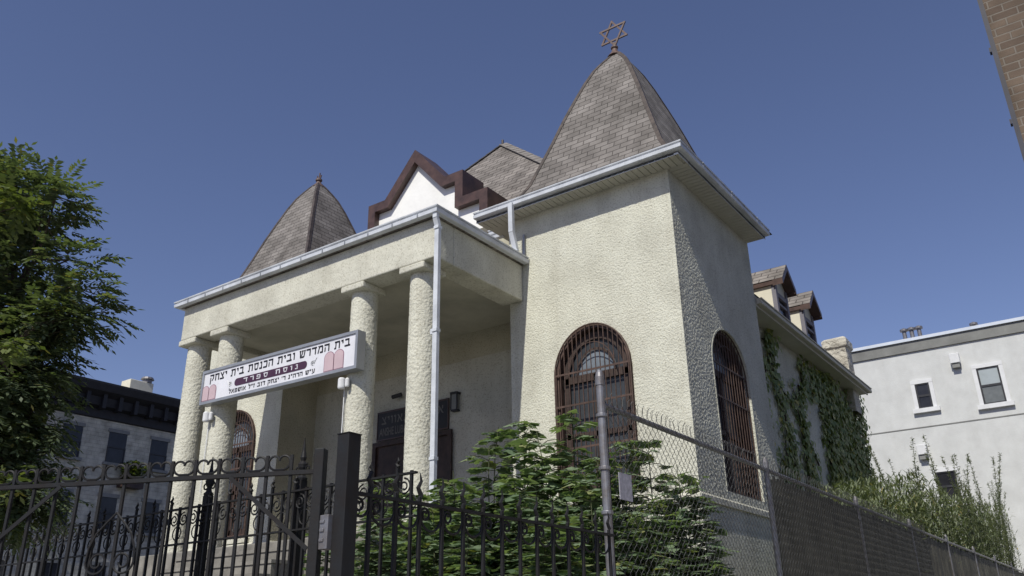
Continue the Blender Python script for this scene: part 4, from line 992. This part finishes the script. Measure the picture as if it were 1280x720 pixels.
P_ = [(-1.33,-3.0,3.82,'slender green sapling between the downspout and the tallest sapling'),(-.95,-3.5,3.5,'green sapling rising under the tower corner beside the porch'),(-.24,-3.2,3.62,'green sapling left of the steel fence post, behind the railing'),
      (.42,-3.2,3.5,'green sapling right of the steel fence post, behind the chain link'),(.70,-2.9,3.45,'spreading green sapling behind the open chain link mesh'),(1.05,-3.0,3.12,'green sapling below the side arched window'),
      (1.35,-3.2,2.85,'lowest green sapling at the tower corner beside the second fence post'),(-3.15,-2.85,3.5,'young green sapling in front of the dark porch door'),(-.84,-4.2,3.12,'low bushy sapling close behind the middle of the side railing'),
      (-2.75,-3.1,3.25,'leafy green sapling between the dark porch door and the downspout'),(-2.9,-4.0,2.85,'low leafy sapling behind the first spears beside the gate post'),(-2.2,-3.4,3.0,'low green sapling at the foot of the rightmost column'),(.3,-4.6,2.88,'low bushy sapling just left of the steel fence post'),(.9,-4.5,2.82,'low bushy sapling behind the faded placard'),
      (1.25,-4.1,2.68,'low bushy sapling under the chain link mesh'),(-1.6,-4.0,3.0,'low bushy sapling behind the left end of the side railing'),(.0,-4.0,3.1,'mid height sapling between the two rows of bushes'),
      (.75,-5.2,2.5,'lowest bushy sapling right behind the far end of the side railing'),(1.2,-5.3,2.35,'small sapling beside the base of the steel fence post'),(0.1,-5.2,2.55,'small sapling behind the far spear tips of the side railing'),(-.6,-5.3,2.5,'small sapling behind the middle spear tips of the side railing'),(1.3,-3.5,2.6,'small dark sapling tucked into the fence corner behind the mesh'),(.5,-3.9,3.0,'bushy sapling behind the steel fence post')]
random.seed(5)
for i, (x, y, z, lb) in enumerate(P_):
    b = sp[i % 3]; hb = (2.6, 2.3, 2.1)[i % 3]; k = (z-1.22)/hb*1.02
    dup(b, (x, y, 1.2), random.uniform(0, 6), (max(k, .8), max(k, .8), k), lb)

# ivy on the nave wall
iv = thing('ivy_vine', 'green ivy climbing the grey side wall below the dormers', 'ivy', (-.38, 7, 1.2))
random.seed(11)
stm = MB(); lf = MB()
def ivy_leaf(p, sz):
    n = Vector((1, random.uniform(-.5, .5), random.uniform(.0, .7))).normalized(); d = Vector((random.uniform(-.1, .35), random.uniform(-.7, .7), -1)).normalized()
    x = d.cross(n).normalized()
    pr_ = [(0, 0), (.45, -.05), (.38, .35), (0, 1), (-.38, .35), (-.45, -.05)]
    lf.add([Vector(p)+x*a*sz+d*b*sz for a, b in pr_], [(0, 1, 2, 3, 4, 5)])
def vine(y, z, ang, L, r_, dens, wdt):
    pts = []; a = ang; st_ = .12
    for k in range(int(L/st_)):
        pts.append((-.365+random.uniform(0, .02), y, z)); a += random.gauss(0, .16); a += (ang-a)*.12
        y += cos(a)*st_; z += sin(a)*st_
        if z > 7.15: break
        for j in range(int(dens*1.5)):
            ivy_leaf((-.36+abs(random.gauss(0, .05)), y+random.gauss(0, wdt), z+random.gauss(0, wdt)), random.uniform(.06, .15))
    if len(pts) > 2: stm.tube(pts, [r_*(1-.6*k/len(pts)) for k in range(len(pts))], 5)
for args in ((4.0, 5.2, 1.9, 2.2, .02, 5, .10), (4.1, 5.0, 1.2, 2.6, .022, 6, .12), (5.0, 3.4, 1.9, 3.0, .03, 9, .16), (5.4, 3.2, 1.65, 4.2, .03, 11, .16), (5.2, 6.2, -.5, 1.6, .018, 4, .08), (4.6, 6.9, .2, 2.0, .014, 6, .12),
             (6.3, 3.2, 1.5, 4.2, .03, 8, .13), (6.2, 6.0, .4, 2.0, .02, 7, .13), (7.1, 3.2, 1.95, 2.6, .03, 7, .14), (7.2, 4.8, 2.3, 2.0, .02, 3, .08), (6.6, 6.4, -.35, 2.6, .02, 5, .11), (7.6, 3.2, 1.35, 4.2, .03, 13, .20), (7.4, 7.0, -.05, 3.8, .014, 9, .14),
             (8.3, 3.2, 1.6, 4.4, .03, 15, .24), (8.9, 3.0, 1.55, 4.5, .03, 22, .30), (9.6, 3.0, 1.6, 4.5, .03, 26, .32), (10.3, 3.0, 1.55, 4.5, .03, 28, .34), (10.9, 3.0, 1.6, 4.5, .03, 30, .32), (11.2, 3.0, 1.57, 4.2, .03, 24, .16), (5.2, 3.0, 1.2, 2.2, .03, 10, .2), (6.2, 3.0, 1.5, 1.8, .03, 10, .2), (4.4, 3.0, 1.6, 1.6, .03, 8, .15)):
    vine(*args)
for k in range(900):   # leaves hanging round the far corner
    z = random.uniform(3.2, 7.0); ivy_leaf((-.5+random.uniform(-.3, .35)*.8, 11.32+abs(random.gauss(0, .10))*(7.6-z)*.45, z), random.uniform(.08, .14))
obj('stem', stm, 'bark', iv); obj('foliage', lf, 'ivy', iv, fix=False)

# weeds behind the fence
def make_weed(h, seed, label, loc):
    random.seed(seed)
    s = thing('tall_weed', label, 'weed', loc, 'tall weeds behind the privacy fence')
    L0 = Vector(loc); st_ = MB(); lf = MB()
    lean = Vector((random.uniform(-.12, .12), random.uniform(-.12, .12), 0))*h
    P = lambda t: L0+lean*t*t+Vector((0, 0, h*t))
    st_.tube([P(k/6) for k in range(7)], [.010-.007*k/6 for k in range(7)], 5)
    n = int(h*34)
    for k in range(n):
        t = .12+.88*k/n; a = k*2.4; l = (.16-.10*t)*random.uniform(.7, 1.2)
        d = Vector((cos(a), sin(a), random.uniform(.1, .9))).normalized(); x, u = ortho(d); p = P(t)
        lf.add([p, p+d*l*.5+x*.011, p+d*l+Vector((0, 0, -.02)), p+d*l*.5-x*.011], [(0, 1, 2, 3)])
    for k in range(26):   # side shoots and seed spikes near the top
        t = random.uniform(.55, 1); p = P(t); a = random.uniform(0, 6.28); d = Vector((cos(a)*.5, sin(a)*.5, 1)).normalized(); l = random.uniform(.10, .28)*(1.25-t)
        st_.tube([p, p+d*l], [.003, .002], 3)
        for j in range(6):
            q = p+d*l*(j+1)/6; e = Vector((random.gauss(0, 1), random.gauss(0, 1), .6)).normalized(); x, u = ortho(e)
            lf.add([q, q+e*.02+x*.010, q+e*.045, q+e*.02-x*.010], [(0, 1, 2, 3)])
    obj('stem', st_, 'stem', s); obj('foliage', lf, 'weed', s, fix=False); return s
LBW = 'tall thin grey green weed stalk standing among others behind the privacy fence'
wv = [make_weed(2.9, 31, LBW, (1.2, 6.6, 2.1)), make_weed(2.2, 37, LBW, (1.0, 8.4, 2.1)), make_weed(2.7, 41, LBW, (.6, 9.5, 2.1))]
random.seed(77)
for i in range(210):
    y = 3.6+16*random.random()**.62; x = random.uniform(.9 if y > 10 else .15, 1.78)
    k = random.uniform(.6, .95) if i % 5 else random.uniform(.95, 1.2)
    if y < 5.5: k *= .75
    if y > 12: k *= 1.0+(y-12)*.03
    dup(wv[i % 3], (x, y, yardz(x, y)-.03), random.uniform(0, 6), (k, k, k))
us = MB(); random.seed(78)
for i in range(34000):
    y = 1.5+18*random.random(); x = random.uniform(-.1 if y < 11.3 else -4, 1.8); z0 = yardz(x, y)
    p = Vector((x, y, z0+random.random()**.8*(2.0+max(0, y-9)*.07 if y > 4 else .8)+.1*noise.noise((x, y, 3)))); a = random.uniform(0, 6.28); d = Vector((cos(a)*.6, sin(a)*.6, random.uniform(-.2, 1))).normalized(); X_, u = ortho(d); l = random.uniform(.1, .22)
    us.add([p, p+d*l*.5+X_*.016, p+d*l, p+d*l*.5-X_*.016], [(0, 1, 2, 3)])
o = obj('undergrowth', us, 'weed', fix=False); o['kind'] = 'stuff'; o['label'] = 'dense grey green undergrowth behind the privacy fence'
us = MB()
for i in range(9000):
    x = random.uniform(-6, 1.8); y = random.uniform(-5.7, -.1 if x > -2.6 else -2.8)
    if -7.6 < x < -4.8: continue
    p = Vector((x, y, yardz(x, y)+random.random()*.5)); a = random.uniform(0, 6.28); d = Vector((cos(a)*.8, sin(a)*.8, random.uniform(-.2, .8))).normalized(); X_, u = ortho(d); l = random.uniform(.08, .2)
    us.add([p, p+d*l*.5+X_*.022, p+d*l, p+d*l*.5-X_*.022], [(0, 1, 2, 3)])
o = obj('ground_cover', us, 'sap', fix=False); o['kind'] = 'stuff'
# leafy window box on the row house
wb = thing('window_plant', 'bright green leafy plant in a box on the row house wall', 'window plant', (-37.7, 14.0, 9.3))
q = MB(); q.box(-37.99, -37.45, 13.4, 14.6, 9.15, 9.5); obj('planter_box', q, 'wood', wb)
lf = MB()
for k in range(520):
    t = Vector((random.gauss(0, 1), random.gauss(0, 1), random.gauss(0, 1))).normalized()*random.random()**.4
    d = Vector((random.gauss(0, 1), random.gauss(0, 1), .3)).normalized(); lobed(lf, Vector((-37.6, 14.0, 10.0))+Vector((t.x*.45, t.y*.7, t.z*.6)), d, Vector((0, 0, 1)), .17)
obj('foliage', lf, 'bright', wb, fix=False)
